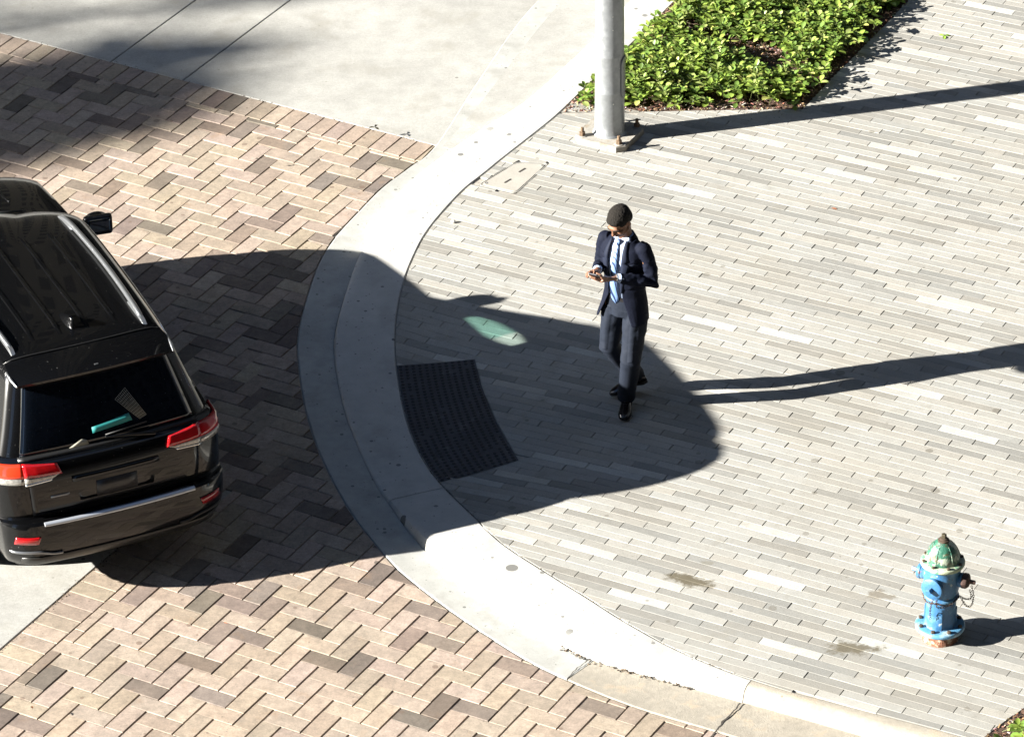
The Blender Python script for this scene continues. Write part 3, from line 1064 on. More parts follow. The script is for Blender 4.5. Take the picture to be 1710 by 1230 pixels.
# ------------------------------------------------------------------ street light pole
M_galv = mat('galvanised_steel', (0.27, 0.285, 0.295), 0.38, 0.6, var=[(3, 0.10), (26, 0.12)], bump=[(40, 0.12)], speck=[(22, 0.20, (0.75, 0.75, 0.73), 0.8), (9, 0.18, (0.2, 0.2, 0.2), 0.5)], rvar=(14, 0.34, 0.6))
M_plate = mat('dusty_steel_plate', (0.30, 0.285, 0.25), 0.75, 0.1, var=[(8, 0.2), (50, 0.2)], patch=[(12, 0.52, 0.66, (0.20, 0.15, 0.09), 0.6)], bump=[(60, 0.5)])
M_rust = mat('rusty_steel', (0.13, 0.085, 0.05), 0.85, 0.2, var=[(40, 0.4)], bump=[(90, 0.6)])
pc = Gs(1018, 229)
pole = empty('street_pole', (pc.x, pc.y, 0.1), R(-27.5))
tag(pole, 'tall grey galvanised street pole bolted to a square plate on the pavers', 'street pole')
bm = bmesh.new()
q = 0.235; ch = 0.06
pts = [(q, -q + ch), (q, q - ch), (q - ch, q), (-q + ch, q), (-q, q - ch), (-q, -q + ch), (-q + ch, -q), (q - ch, -q)]
vs = [bm.verts.new((x, y, 0)) for x, y in pts]; f = bm.faces.new(vs)
r_ = bmesh.ops.extrude_face_region(bm, geom=[f])
for v_ in r_['geom']:
    if isinstance(v_, bmesh.types.BMVert): v_.co.z = 0.056
bmesh.ops.bevel(bm, geom=[e for e in bm.edges if all(v_.co.z > .04 for v_ in e.verts)], offset=0.006, segments=2, affect='EDGES')
bm_obj('base_plate', bm, M_plate, pole, smooth=False)
bm = bmesh.new()
box(bm, (0, 0, -0.02), (0.47, 0.47, 0.045), 0, 0.01)
bm_obj('grout_pad', bm, mat('grout_pad', (0.27,0.26,0.23), 0.9, var=[(10, 0.2)], bump=[(40, 0.6)]), pole, smooth=False)
bm = bmesh.new()
prof = [(0.146, 0.056), (0.144, 0.062), (0.133, 0.070), (0.1275, 0.080), (0.127, 0.20)]
for z in (0.46, 0.80): prof += [(0.127 - z * .006, z - .004), (0.1280 - z * .006, z), (0.127 - z * .006, z + .004)]
prof += [(0.120, 1.4), (0.115, 2.2), (0.1140, 4.0), (0.100, 7.0), (0.085, 10.4), (0.0, 10.44)]
lathe(bm, prof[:-1] + [(0.02, 10.45)], 48)
bm_obj('shaft', bm, M_galv, pole, ang=40)
for i, (x, y) in enumerate(((-1, -1), (1, -1), (1, 1), (-1, 1))):
    x *= 0.172; y *= 0.172
    bm = bmesh.new()
    lathe(bm, [(0.038, 0.056), (0.038, 0.061), (0.030, 0.0615)], 20, (x, y, 0))
    wsh = bm_obj('washer', bm, M_plate, pole, smooth=False)
    bm = bmesh.new(); lathe(bm, [(0.026, 0.061), (0.0275, 0.064), (0.0275, 0.088), (0.024, 0.091)], 6, (x, y, 0))
    bn = bm_obj('nut', bm, M_rust, pole, smooth=False)
    bm = bmesh.new(); lathe(bm, [(0.0145, 0.09), (0.0145, 0.130), (0.011, 0.133)], 14, (x, y, 0))
    bm_obj('bolt_end', bm, M_rust, bn, smooth=False)
# handhole cover facing right of the camera
hd = R(-15) + R(27.5)
bm = bmesh.new()
nx, nz_ = 8, 16
grid = []
for k in range(nz_ + 1):
    row = []
    z = 0.42 + 0.38 * k / nz_ - 0.02
    t = abs(2 * k / nz_ - 1)
    wd = 0.065 * (1 - max(0, (t - .72) / .28) ** 2 * 0.55)
    for i in range(nx + 1):
        a = hd + (i / nx * 2 - 1) * wd / 0.134
        row.append(bm.verts.new((math.cos(a) * 0.1335, math.sin(a) * 0.1335, z)))
    grid.append(row)
for k in range(nz_):
    for i in range(nx): bm.faces.new((grid[k][i], grid[k][i + 1], grid[k + 1][i + 1], grid[k + 1][i]))
rr = bmesh.ops.extrude_face_region(bm, geom=bm.faces[:])
for v_ in rr['geom']:
    if isinstance(v_, bmesh.types.BMVert): v_.co.x *= 0.93; v_.co.y *= 0.93
hc = bm_obj('handhole_cover', bm, M_galv, pole, ang=40)
for z in (0.45, 0.73):
    bm = bmesh.new()
    lathe(bm, [(0.010, 0), (0.010, 0.004), (0.007, 0.006)], 10, (math.cos(hd) * 0.1335, math.sin(hd) * 0.1335, z), Matrix.Rotation(math.pi / 2, 3, 'Y').to_4x4().to_3x3() if False else (Matrix.Rotation(hd, 3, 'Z') @ Matrix.Rotation(math.pi / 2, 3, 'Y')))
    bm_obj('cover_screw', bm, M_rust, hc, smooth=False)
# lamp arm and head high above the frame
bm = bmesh.new(); tube(bm, [(0, 0, 10.3), (-0.5, 0.6, 10.75), (-1.3, 1.7, 10.95), (-1.8, 2.4, 10.98)], [0.05, 0.045, 0.038, 0.034], 16)
bm_obj('lamp_arm', bm, M_galv, pole)
bm = bmesh.new(); ell(bm, (-2.05, 2.75, 10.98), (0.14, 0.42, 0.08), Matrix.Rotation(R(36), 3, 'Z'), 20, 10)
bm_obj('lamp_head', bm, M_galv, pole)

# ------------------------------------------------------------------ fire hydrant
M_blue = mat('chalky_blue_paint', (0.035, 0.125, 0.26), 0.42, var=[(6, 0.18), (30, 0.2)], bump=[(60, 0.35), (16, 0.3)], bdist=0.006,
             patch=[(9, 0.52, 0.66, (0.15, 0.30, 0.40), 0.6), (22, 0.64, 0.68, (0.40,0.43,0.42), 0.8), (17, 0.66, 0.70, (0.16, 0.07, 0.035), 0.8)], speck=[(26, 0.30, (0.10, 0.06, 0.04), 0.8)])
M_green = mat('peeling_green_paint', (0.022, 0.105, 0.068), 0.45, bump=[(60, 0.4), (18, 0.6)], bdist=0.008,
              patch=[(11, 0.49, 0.56, (0.34, 0.38, 0.30), 0.9), (19, 0.57, 0.61, (0.06, 0.045, 0.02), 0.85), (34, 0.58, 0.62, (0.02, 0.02, 0.015), 0.7)], var=[(30, 0.2)])
M_rim = mat('worn_cream_paint', (0.33, 0.37, 0.26), 0.6, bump=[(70, 0.5)], bdist=0.006,
            patch=[(14, 0.52, 0.58, (0.06, 0.24, 0.13), 0.85), (24, 0.62, 0.66, (0.08, 0.05, 0.02), 0.9)])
M_flange = mat('worn_blue_flange', (0.07, 0.21, 0.35), 0.5, bump=[(70, 0.5)], bdist=0.006, var=[(12, 0.2)],
               patch=[(10, 0.50, 0.60, (0.32,0.39,0.39), 0.75), (20, 0.62, 0.66, (0.07, 0.05, 0.04), 0.85)])
M_crust = mat('rusty_plastered_base', (0.34, 0.26, 0.19), 0.95, bump=[(50, 1.0)], bdist=0.012,
              patch=[(26, 0.42, 0.50, (0.16, 0.06, 0.03), 0.95), (40, 0.60, 0.66, (0.04, 0.025, 0.02), 0.9)])
M_brown = mat('rusty_brown_cap', (0.045, 0.022, 0.016), 0.7, 0.1, bump=[(60, 0.7)], patch=[(20, 0.58, 0.64, (0.22,0.09,0.05), 0.8)])
M_iron = mat('dark_iron', (0.07, 0.05, 0.035), 0.75, 0.4, var=[(50, 0.4)])
hp = Gs(1569, 1064)
hy = empty('fire_hydrant', (hp.x, hp.y, 0.1))
tag(hy, 'weathered blue fire hydrant with a peeling green cap on the pavers', 'fire hydrant')


def dent(bm, amp, sc_):
    for v_ in bm.verts:
        n_ = noise.noise(v_.co * sc_)
        v_.co += Vector((v_.co.x, v_.co.y, 0)).normalized() * (amp * n_) if (v_.co.x or v_.co.y) else Vector()


bm = bmesh.new(); lathe(bm, [(0.135, -0.02), (0.128, 0.0), (0.118, 0.03), (0.114, 0.07), (0.118, 0.11)], 40); dent(bm, 0.010, 22)
bm_obj('base_pipe', bm, M_crust, hy)
bm = bmesh.new(); lathe(bm, [(0.150, 0.088), (0.168, 0.092), (0.176, 0.100), (0.177, 0.118), (0.172, 0.126), (0.160, 0.129), (0.10, 0.131)], 48); dent(bm, 0.002, 30)
fl_ = bm_obj('base_flange', bm, M_flange, hy, ang=45)
for k in range(8):
    a = k * math.pi / 4 + 0.35
    bm = bmesh.new(); lathe(bm, [(0.016, 0.129), (0.016, 0.143), (0.012, 0.146)], 6, (0.148 * math.cos(a), 0.148 * math.sin(a), 0))
    bm_obj('flange_bolt', bm, M_iron, fl_, smooth=False)
bm = bmesh.new()
lathe(bm, [(0.118, 0.128), (0.112, 0.14), (0.109, 0.16), (0.108, 0.22), (0.106, 0.345), (0.108, 0.350), (0.1225, 0.356), (0.126, 0.368), (0.122, 0.378), (0.112, 0.384), (0.113, 0.392), (0.118, 0.41), (0.124, 0.44), (0.130, 0.48), (0.131, 0.53), (0.130, 0.58), (0.132, 0.615), (0.140, 0.63)], 48)
dent(bm, 0.0015, 25)
for k in range(4):   # ribs of the lower barrel
    a = R(-100) + k * math.pi / 2
    box(bm, (0.105 * math.cos(a), 0.105 * math.sin(a), 0.20), (0.02, 0.045, 0.14), a, 0.006)
bm_obj('barrel', bm, M_blue, hy, ang=50)
bm = bmesh.new()
lathe(bm, [(0.138, 0.622), (0.152, 0.626), (0.157, 0.634), (0.157, 0.650), (0.152, 0.657), (0.138, 0.661)], 48)
dent(bm, 0.0025, 40)
bf = bm_obj('bonnet_flange', bm, M_rim, hy, ang=45)
for k in range(8):
    a = k * math.pi / 4 + 0.2
    bm = bmesh.new(); lathe(bm, [(0.013, 0.655), (0.013, 0.671), (0.010, 0.674)], 6, (0.138 * math.cos(a), 0.138 * math.sin(a), 0))
    bm_obj('bonnet_bolt', bm, M_iron, bf, smooth=False)
bm = bmesh.new()
lathe(bm, [(0.120, 0.655), (0.118, 0.672), (0.115, 0.70), (0.107, 0.735), (0.092, 0.768), (0.070, 0.792), (0.052, 0.803), (0.046, 0.812), (0.040, 0.816)], 48)
for k in range(6):
    a = k * math.pi / 3
    tube(bm, [(0.115 * math.cos(a), 0.115 * math.sin(a), 0.68), (0.110 * math.cos(a), 0.110 * math.sin(a), 0.72), (0.094 * math.cos(a), 0.094 * math.sin(a), 0.76), (0.064 * math.cos(a), 0.064 * math.sin(a), 0.795)], 0.006, 8)
dent(bm, 0.002, 35)
bm_obj('bonnet', bm, M_green, hy, ang=60)
bm = bmesh.new()
lathe(bm, [(0.040, 0.810), (0.042, 0.816), (0.040, 0.826), (0.030, 0.830), (0.030, 0.836), (0.020, 0.842)], 24)
opn = bm_obj('operating_nut', bm, M_iron, hy, ang=40)
bm = bmesh.new(); lathe(bm, [(0.020, 0.838), (0.019, 0.868), (0.016, 0.871)], 5)
bm_obj('pentagon_head', bm, mat('brass_nut', (0.06, 0.05, 0.03), 0.6, 0.3, var=[(50, 0.4)]), opn, smooth=False)


def nozzle(ang, z, r, l, m, mc, capd, name):
    d = Vector((math.cos(ang), math.sin(ang), 0))
    rot = d.to_track_quat('Z', 'Y').to_matrix()
    bm = bmesh.new()
    lathe(bm, [(r * 0.95, 0.06), (r * 0.95, 0.12), (r * 1.05, 0.13), (r * 1.08, 0.135 + l * .3), (r * 0.9, 0.14 + l * .3)], 32, (0, 0, z), rot)
    nb = bm_obj(name, bm, m, hy, ang=40)
    bm = bmesh.new(); o_ = 0.137 + l * .3
    lathe(bm, [(r * 1.10, o_), (r * 1.16, o_ + .004), (r * 1.14, o_ + capd * .6), (r * 0.95, o_ + capd * .85), (r * 0.55, o_ + capd)], 8 if mc is M_brown else 32, (0, 0, z), rot)
    lathe(bm, [(r * 0.34, o_ + capd - .005), (r * 0.33, o_ + capd + .038), (r * 0.28, o_ + capd + .041)], 5, (0, 0, z), rot)
    bm_obj('cap', bm, mc, nb, ang=35)
    return d


nozzle(R(152), 0.520, 0.050, 0.05, M_blue, M_blue, 0.035, 'hose_outlet')
nozzle(R(-22), 0.520, 0.050, 0.05, M_blue, M_brown, 0.050, 'hose_outlet')
nozzle(R(-122), 0.500, 0.070, 0.03, M_blue, M_blue, 0.030, 'pumper_outlet')


def chain(pts, name='chain'):
    P = catmull(pts, 0.004)
    n = int(sum((b - a).length for a, b in zip(P, P[1:])) / 0.017)
    P = resample(P, n + 1)
    bm = bmesh.new()
    for i in range(n):
        a, b = P[i], P[i + 1]; d = (b - a).normalized(); x, y = frame_of(d)
        s = x if i % 2 else y
        m_ = (a + b) / 2
        ring = [m_ + d * (0.0125 * math.cos(t)) + s * (0.0065 * math.sin(t)) for t in [2 * math.pi * k / 8 for k in range(9)]]
        tube(bm, ring, 0.0022, 5, caps=False)
    return bm_obj(name, bm, mat('rusty_chain', (0.085, 0.05, 0.03), 0.8, 0.2, var=[(60, 0.5)]), hy)


# one chain round the neck, loops to each cap
pts = []
for k in range(17):
    a = R(-205) + R(190) * k / 16
    pts.append((0.128 * math.cos(a), 0.128 * math.sin(a), 0.372 + 0.010 * math.sin(k) - 0.015 * math.sin(k / 16 * math.pi)))
chain(pts)
chain([(0.20, -0.085, 0.49), (0.215, -0.10, 0.42), (0.205, -0.09, 0.33), (0.17, -0.07, 0.315), (0.135, -0.03, 0.355)])
chain([(0.19, -0.09, 0.46), (0.20, -0.10, 0.40), (0.16, -0.09, 0.385), (0.12, -0.04, 0.38)])
chain([(-0.075, -0.165, 0.43), (-0.085, -0.15, 0.38), (-0.088, -0.125, 0.30), (-0.083, -0.118, 0.235)])
chain([(-0.05, -0.17, 0.43), (-0.045, -0.14, 0.36), (-0.03, -0.125, 0.335), (0.02, -0.125, 0.34)])

# ------------------------------------------------------------------ the man
M_suit = mat('navy_suit_cloth', (0.0040, 0.0058, 0.0140), 0.8, var=[(9, 0.15), (200, 0.15)], bump=[(320, 0.35), (26, 0.5)], bdist=0.004, specular_ior_level=0.12)
M_lapel = mat('navy_lapel_cloth', (0.0075, 0.0105, 0.022), 0.7, bump=[(320, 0.3)], bdist=0.003, specular_ior_level=0.15)
M_trou = mat('dark_trouser_cloth', (0.0095, 0.0130, 0.0215), 0.75, var=[(9, 0.12)], bump=[(320, 0.3), (22, 0.5)], bdist=0.004, specular_ior_level=0.15)
M_shirt = mat('pale_blue_shirt', (0.34, 0.42, 0.58), 0.75, bump=[(24, 0.5)], bdist=0.004)
M_skin = mat('brown_skin', (0.155, 0.075, 0.042), 0.6, specular_ior_level=0.3, var=[(30, 0.10)], bump=[(160, 0.15)], bdist=0.002, subsurface_weight=0.06)
M_palm = mat('hand_skin', (0.19, 0.098, 0.060), 0.5, var=[(40, 0.10)], subsurface_weight=0.06)
M_hair = mat('black_short_hair', (0.010, 0.008, 0.006), 0.9, specular_ior_level=0.25, bump=[(240, 1.0), (110, 0.8)], bdist=0.006, var=[(200, 0.5)])
M_shoe = mat('dark_leather_shoe', (0.009, 0.006, 0.006), 0.25, bump=[(40, 0.2)], coat_weight=0.4)
M_sole = mat('shoe_sole', (0.010, 0.009, 0.008), 0.8)
M_phone = mat('phone_black', (0.008, 0.008, 0.010), 0.08, coat_weight=0.6)
M_case = mat('phone_case', (0.05, 0.05, 0.06), 0.4)
M_watch = mat('watch_metal', (0.6, 0.6, 0.58), 0.25, 0.9)
M_belt = mat('black_belt', (0.012, 0.011, 0.012), 0.35)
M_eye = mat('eye_white', (0.7, 0.68, 0.64), 0.3)
M_brow = mat('eyebrow', (0.012, 0.009, 0.008), 0.9)
M_lip = mat('lip', (0.26, 0.10, 0.075), 0.45)
M_btn = mat('button', (0.01, 0.01, 0.014), 0.3)
M_tie = mat('striped_tie', (0.16, 0.28, 0.55), 0.5, bump=[(200, 0.3)])
tt = M_tie.node_tree
wv = tt.nodes.new('ShaderNodeTexWave'); wv.inputs['Scale'].default_value = 19.0; wv.bands_direction = 'DIAGONAL'
tcn = tt.nodes.new('ShaderNodeTexCoord'); mpn = tt.nodes.new('ShaderNodeMapping'); mpn.inputs['Rotation'].default_value = (0, R(-30), 0)
tt.links.new(tcn.outputs['Object'], mpn.inputs[0]); tt.links.new(mpn.outputs[0], wv.inputs['Vector'])
crn = tt.nodes.new('ShaderNodeValToRGB'); tt.links.new(wv.outputs['Fac'], crn.inputs[0])
crn.color_ramp.elements[0].color = (0.010, 0.020, 0.06, 1); crn.color_ramp.elements[0].position = 0.16
crn.color_ramp.elements[1].color = (0.12, 0.20, 0.38, 1); crn.color_ramp.elements[1].position = 0.24
tt.links.new(crn.outputs[0], tt.nodes['Principled BSDF'].inputs['Base Color'])

mo = G(1044, 680, 0.1)
man = empty('person', (mo.x, mo.y, zs(mo.x, mo.y)))
tag(man, 'man in dark navy suit and striped blue tie walking while looking down at a phone', 'person')
TA = R(-33)                                                    # the chest is turned towards the left of the picture
LEAN = R(5)


def T(x, y, z, a=TA):
    """body frame (x = his left, -y = his front) -> world-aligned frame, with a slight forward lean above the hips"""
    if z > 0.95:
        dz = z - 0.95
        y -= dz * math.sin(LEAN) * (1 + 0.35 * max(0, z - 1.4)); 
    c, s = math.cos(a), math.sin(a)
    return Vector((x * c - y * s, x * s + y * c, z))


# key joints (world-aligned, metres from the origin under his pelvis)
hipL = T(0.095, 0.0, 0.93); hipR = T(-0.095, 0.0, 0.93)
kneeL = Vector((0.040, -0.130, 0.51)); ankL = Vector((0.012, 0.03, 0.095))
kneeR = Vector((-0.120, 0.045, 0.535)); ankR = Vector((0.085, 0.215, 0.175))
footL = Vector((-0.12, -0.99, 0)).normalized(); footR = Vector((-0.93, -0.30, -0.30)).normalized()
shL = T(0.172, 0.02, 1.472); shR = T(-0.158, 0.02, 1.475)
elL = T(0.262, 0.00, 1.205); elR = T(-0.205, 0.00, 1.225)
wrL = T(0.075, -0.215, 1.290); wrR = T(-0.105, -0.205, 1.300)
neck = T(0, 0.035, 1.545); headc = T(0.022, -0.050, 1.700)


def folds(bm, amp, sc_, seed=0.0, stretch=(1, 1, 2.2), zlo=-9, zhi=9):
    bm.normal_update()
    for v_ in bm.verts:
        if zlo < v_.co.z < zhi:
            p = Vector((v_.co.x * sc_ * stretch[0], v_.co.y * sc_ * stretch[1], v_.co.z * sc_ * stretch[2] + seed))
            n_ = noise.noise(p) + 0.5 * noise.noise(p * 2.1 + Vector((5, 5, 5)))
            v_.co += v_.normal * (amp * n_)


def ring_tube(bm, rings, seg=28):
    """rings: (centre, xaxis, yaxis, rx, ry)"""
    R_ = []
    for c, xa, ya, rx, ry in rings:
        R_.append([bm.verts.new(c + xa * (rx * math.cos(2 * math.pi * k / seg)) + ya * (ry * math.sin(2 * math.pi * k / seg))) for k in range(seg)])
    for a, b in zip(R_, R_[1:]):
        for k in range(seg): bm.faces.new((a[k], a[(k + 1) % seg], b[(k + 1) % seg], b[k]))
    bm.faces.new(R_[0][::-1]); bm.faces.new(R_[-1])


XA = T(1, 0, 0) - T(0, 0, 0); YA = T(0, 1, 0) - T(0, 0, 0)


def torso_rings(prof, grow=0.0):
    out = []
    for z, rx, ry, yo in prof:
        out.append((T(0, yo, z), XA, YA, rx + grow, ry + grow))
    return out


# --- body: one continuous skin (head, neck, arms, hands, trunk, legs)
bm = bmesh.new()
hd_rot = (Matrix.Rotation(TA - R(6), 3, 'Z') @ Matrix.Rotation(R(34), 3, 'X'))     # head bowed to the phone


def Hh(x, y, z): return headc + hd_rot @ Vector((x, y, z))


ell(bm, Hh(0, 0.012, 0.028), (0.074, 0.094, 0.088), hd_rot, 24, 16)
ell(bm, Hh(0, -0.028, -0.030), (0.062, 0.066, 0.078), hd_rot, 24, 16)
ell(bm, Hh(0, -0.050, -0.082), (0.036, 0.036, 0.030), hd_rot)        # chin
ell(bm, Hh(0, -0.082, 0.026), (0.050, 0.020, 0.018), hd_rot)         # brow ridge
tube(bm, [Hh(0, -0.090, 0.018), Hh(0, -0.104, -0.012), Hh(0, -0.110, -0.024)], [0.0085, 0.011, 0.0145], 10, round_ends=True)
for s in (-1, 1):
    ell(bm, Hh(0.012 * s, -0.098, -0.026), (0.008, 0.010, 0.007), hd_rot)
    ell(bm, Hh(0.040 * s, -0.066, -0.020), (0.024, 0.022, 0.022), hd_rot)
    ell(bm, Hh(0.078 * s, 0.012, -0.004), (0.009, 0.019, 0.032), hd_rot @ Matrix.Rotation(R(12), 3, 'X'))
    ell(bm, Hh(0.052 * s, -0.020, -0.058), (0.018, 0.032, 0.020), hd_rot)
ell(bm, Hh(0, -0.090, -0.050), (0.024, 0.014, 0.009), hd_rot)
ell(bm, Hh(0, -0.086, -0.061), (0.021, 0.014, 0.009), hd_rot)
tube(bm, [T(0, 0.03, 1.44), neck, Hh(0, 0.02, -0.045)], [0.066, 0.058, 0.055], 20)
ring_tube(bm, torso_rings([(0.86, .14, .10, .0), (0.98, .14, .095, .0), (1.15, .125, .09, .0), (1.35, .15, .10, 0.0), (1.45, .14, .085, .01), (1.50, .07, .06, .02)]))
for a, b, c in ((shL, elL, wrL), (shR, elR, wrR)):
    tube(bm, [a - Vector((0, 0, .03)), a.lerp(b, .5), b, b.lerp(c, .4), c], [0.050, 0.043, 0.036, 0.034, 0.025], 14, round_ends=True)
for h, k, a in ((hipL, kneeL, ankL), (hipR, kneeR, ankR)):
    tube(bm, [h, h.lerp(k, .5), k, k.lerp(a, .35), a], [0.082, 0.072, 0.052, 0.052, 0.036], 16, round_ends=True)
body = fuse(bm, 0.0045, 3, 0.5)
# eye sockets
body.normal_update()
for v_ in body.verts:
    for s in (-1, 1):
        d = (v_.co - Hh(0.031 * s, -0.088, 0.008)).length
        if d < 0.019: v_.co -= (hd_rot @ Vector((0, -1, 0))) * (0.0075 * (1 - d / 0.019))
bo = bm_obj('body', body, M_skin, man)

# --- hands: palm, five fingers, wrist, fused and joined to the body as one skin of their own tone
phc = T(-0.035, -0.330, 1.330)                         # phone centre
ph_rot = Matrix.Rotation(TA + R(6), 3, 'Z') @ Matrix.Rotation(R(-40), 3, 'X')


def Ph(x, y, z): return phc + ph_rot @ Vector((x, y, z))   # x across, y along the phone (away from him is -y), z out of the screen


def hand(wr, palm_c, knuckles, fingers, thumb, name):
    bm = bmesh.new()
    tube(bm, [wr, wr.lerp(palm_c, .55), palm_c], [(0.027, 0.020), (0.031, 0.017), (0.036, 0.015)], 14, round_ends=True, up=ph_rot @ Vector((0, 0, 1)))
    for k, f in zip(knuckles, fingers):
        tube(bm, [palm_c.lerp(k, 0.1), k], [0.013, 0.0105], 10, round_ends=True)
        tube(bm, [k] + f, [0.0100, 0.0088, 0.0080, 0.0068][:len(f) + 1], 10, round_ends=True)
    tube(bm, [wr.lerp(palm_c, .35)] + thumb, [0.017, 0.0135, 0.0108, 0.0085], 10, round_ends=True)
    h = fuse(bm, 0.0022, 2, 0.4)
    return bm_obj(name, h, M_palm, bo)


# his left hand (right of the picture) lies under the phone, fingers wrapped round its far edge, thumb on the near edge
pl = Ph(0.045, 0.012, -0.022)
kn = [Ph(0.012, -0.040, -0.022), Ph(0.010, -0.018, -0.024), Ph(0.010, 0.004, -0.024), Ph(0.014, 0.026, -0.022)]
fg = []
for i, k in enumerate(kn):
    y = (-0.052, -0.026, -0.002, 0.022)[i]; l = (0.9, 1.0, 0.95, 0.78)[i]
    fg.append([Ph(-0.018 * l, y, -0.021), Ph(-0.041 * l, y - .002, -0.014), Ph(-0.047 * l, y - .003, 0.004)])
hand(wrL, pl, kn, fg, [Ph(0.060, -0.022, -0.004), Ph(0.050, -0.052, 0.010), Ph(0.026, -0.062, 0.014)], 'hand')
# his right hand hovers at the near side, forefinger and thumb over the screen
pr = Ph(-0.062, 0.055, 0.022)
kn = [Ph(-0.040, 0.026, 0.030), Ph(-0.054, 0.018, 0.024), Ph(-0.070, 0.018, 0.016), Ph(-0.084, 0.024, 0.008)]
fg = [[Ph(-0.028, 0.000, 0.040), Ph(-0.018, -0.020, 0.032), Ph(-0.012, -0.032, 0.014)],
      [Ph(-0.052, -0.012, 0.024), Ph(-0.050, -0.028, 0.006), Ph(-0.046, -0.022, -0.012)],
      [Ph(-0.068, -0.008, 0.012), Ph(-0.064, -0.020, -0.008), Ph(-0.056, -0.010, -0.022)],
      [Ph(-0.082, 0.004, 0.002), Ph(-0.076, -0.006, -0.014), Ph(-0.066, 0.004, -0.024)]]
hand(wrR, pr, kn, fg, [Ph(-0.040, 0.052, 0.030), Ph(-0.018, 0.034, 0.034), Ph(0.000, 0.014, 0.020)], 'hand')

# phone is held: a thing of its own
bm = bmesh.new()
box(bm, (0, 0, 0), (0.072, 0.146, 0.0085), 0, 0.003)
po = bm_obj('case', bm, M_case, None, smooth=False)
pho = empty('mobile_phone', (0, 0, 0))
pho.matrix_world = Matrix.Translation(mo * 1.0 + Vector((0, 0, zs(mo.x, mo.y) - mo.z)) + phc + ph_rot @ Vector((0, -0.012, -0.002))) @ ph_rot.to_4x4()
po.parent = pho
bm = bmesh.new(); box(bm, (0, 0, 0.0046), (0.066, 0.138, 0.0012), 0, 0.0004)
bm_obj('screen', bm, M_phone, pho, smooth=False)
tag(pho, 'black mobile phone held in the hands of the man in the suit', 'phone')

# --- eyes, brows, lips
for s in (-1, 1):
    bm = bmesh.new(); ell(bm, Hh(0.031 * s, -0.0795, 0.006), (0.0135, 0.008, 0.0045), hd_rot)
    bm_obj('eye', bm, M_eye, bo)
    bm = bmesh.new(); ell(bm, Hh(0.031 * s, -0.0855, 0.0105), (0.0155, 0.006, 0.0065), hd_rot)      # lowered lid
    bm_obj('eyelid', bm, M_skin, bo)
    bm = bmesh.new(); tube(bm, [Hh(0.014 * s, -0.101, 0.026), Hh(0.032 * s, -0.098, 0.032), Hh(0.050 * s, -0.084, 0.027)], [0.0034, 0.004, 0.0025], 8, round_ends=True)
    bm_obj('eyebrow', bm, M_brow, bo)
bm = bmesh.new(); ell(bm, Hh(0, -0.0985, -0.0505), (0.020, 0.008, 0.0045), hd_rot); ell(bm, Hh(0, -0.0955, -0.0585), (0.017, 0.008, 0.005), hd_rot)
bm_obj('lips', fuse(bm, 0.002, 1), M_lip, bo)
# --- hair
bm = bmesh.new()
ell(bm, Hh(0, 0.020, 0.046), (0.084, 0.101, 0.082), hd_rot, 32, 20)
ell(bm, Hh(0, 0.055, 0.010), (0.076, 0.064, 0.076), hd_rot, 24, 14)
ell(bm, Hh(0, -0.040, 0.072), (0.062, 0.045, 0.036), hd_rot, 24, 14)
h = fuse(bm, 0.0045, 3)
for v_ in h.verts:
    v_.co += v_.normal * (0.0030 * noise.noise(v_.co * 150) + 0.002 * noise.noise(v_.co * 60))
dl = []
for f in h.faces:
    p = hd_rot.transposed() @ (f.calc_center_median() - headc)
    if p.z < -0.055 or (p.y < -0.055 and p.z < 0.052) or (p.y < 0.02 and p.z < 0.012 + 0.0 * p.y) or (p.y < 0.045 and p.z < -0.02): dl.append(f)
bmesh.ops.delete(h, geom=dl, context='FACES')
bm_obj('hair', h, M_hair, man)

# --- shirt
SH = [(0.97, .150, .108, .0), (1.08, .142, .104, .0), (1.22, .150, .110, .0), (1.36, .165, .112, .0), (1.45, .150, .092, .01), (1.495, .095, .072, .02), (1.525, .070, .062, .03)]
bm = bmesh.new(); ring_tube(bm, torso_rings(SH))
s_ = fuse(bm, 0.006, 4); folds(s_, 0.004, 9)
shirt = bm_obj('shirt', s_, M_shirt, man)
# collar: a stand with two points
bm = bmesh.new()
NS = 28
pr_ = []
for k in range(NS + 1):
    a = R(-90) + R(14) + (2 * math.pi - R(28)) * k / NS
    lo = T(0.066 * math.cos(a), 0.036 + 0.062 * math.sin(a), 1.508 + 0.016 * math.sin(a))
    hi = T(0.063 * math.cos(a), 0.032 + 0.058 * math.sin(a), 1.552 + 0.014 * math.sin(a))
    fr = abs(k / NS * 2 - 1)
    out = T((0.078 + .004) * math.cos(a), 0.034 + 0.074 * math.sin(a), 1.512 + 0.016 * math.sin(a) - 0.030 * max(0, (fr - .75) / .25))
    pr_.append([bm.verts.new(p) for p in (lo, hi, out)])
for a, b in zip(pr_, pr_[1:]):
    bm.faces.new((a[0], b[0], b[1], a[1])); bm.faces.new((a[1], b[1], b[2], a[2]))
bm_obj('collar', bm, M_shirt, shirt)
# cuffs
for w, e in ((wrL, elL), (wrR, elR)):
    bm = bmesh.new(); d = (w - e).normalized()
    tube(bm, [w - d * 0.055, w - d * 0.004], [0.0335, 0.0345], 20)
    bm_obj('cuff', bm, M_shirt, shirt)
# watch on his left wrist
bm = bmesh.new(); d = (wrL - elL).normalized(); tube(bm, [wrL + d * .000, wrL + d * 0.012], [0.0300, 0.0290], 20)
wt = bm_obj('watch', bm, M_watch, man)
bm = bmesh.new(); c = wrL + d * .006 + (ph_rot @ Vector((0.02, 0.3, 1))).normalized() * 0.029
ell(bm, c, (0.016, 0.016, 0.006), ph_rot); bm_obj('watch_face', bm, M_phone, wt)


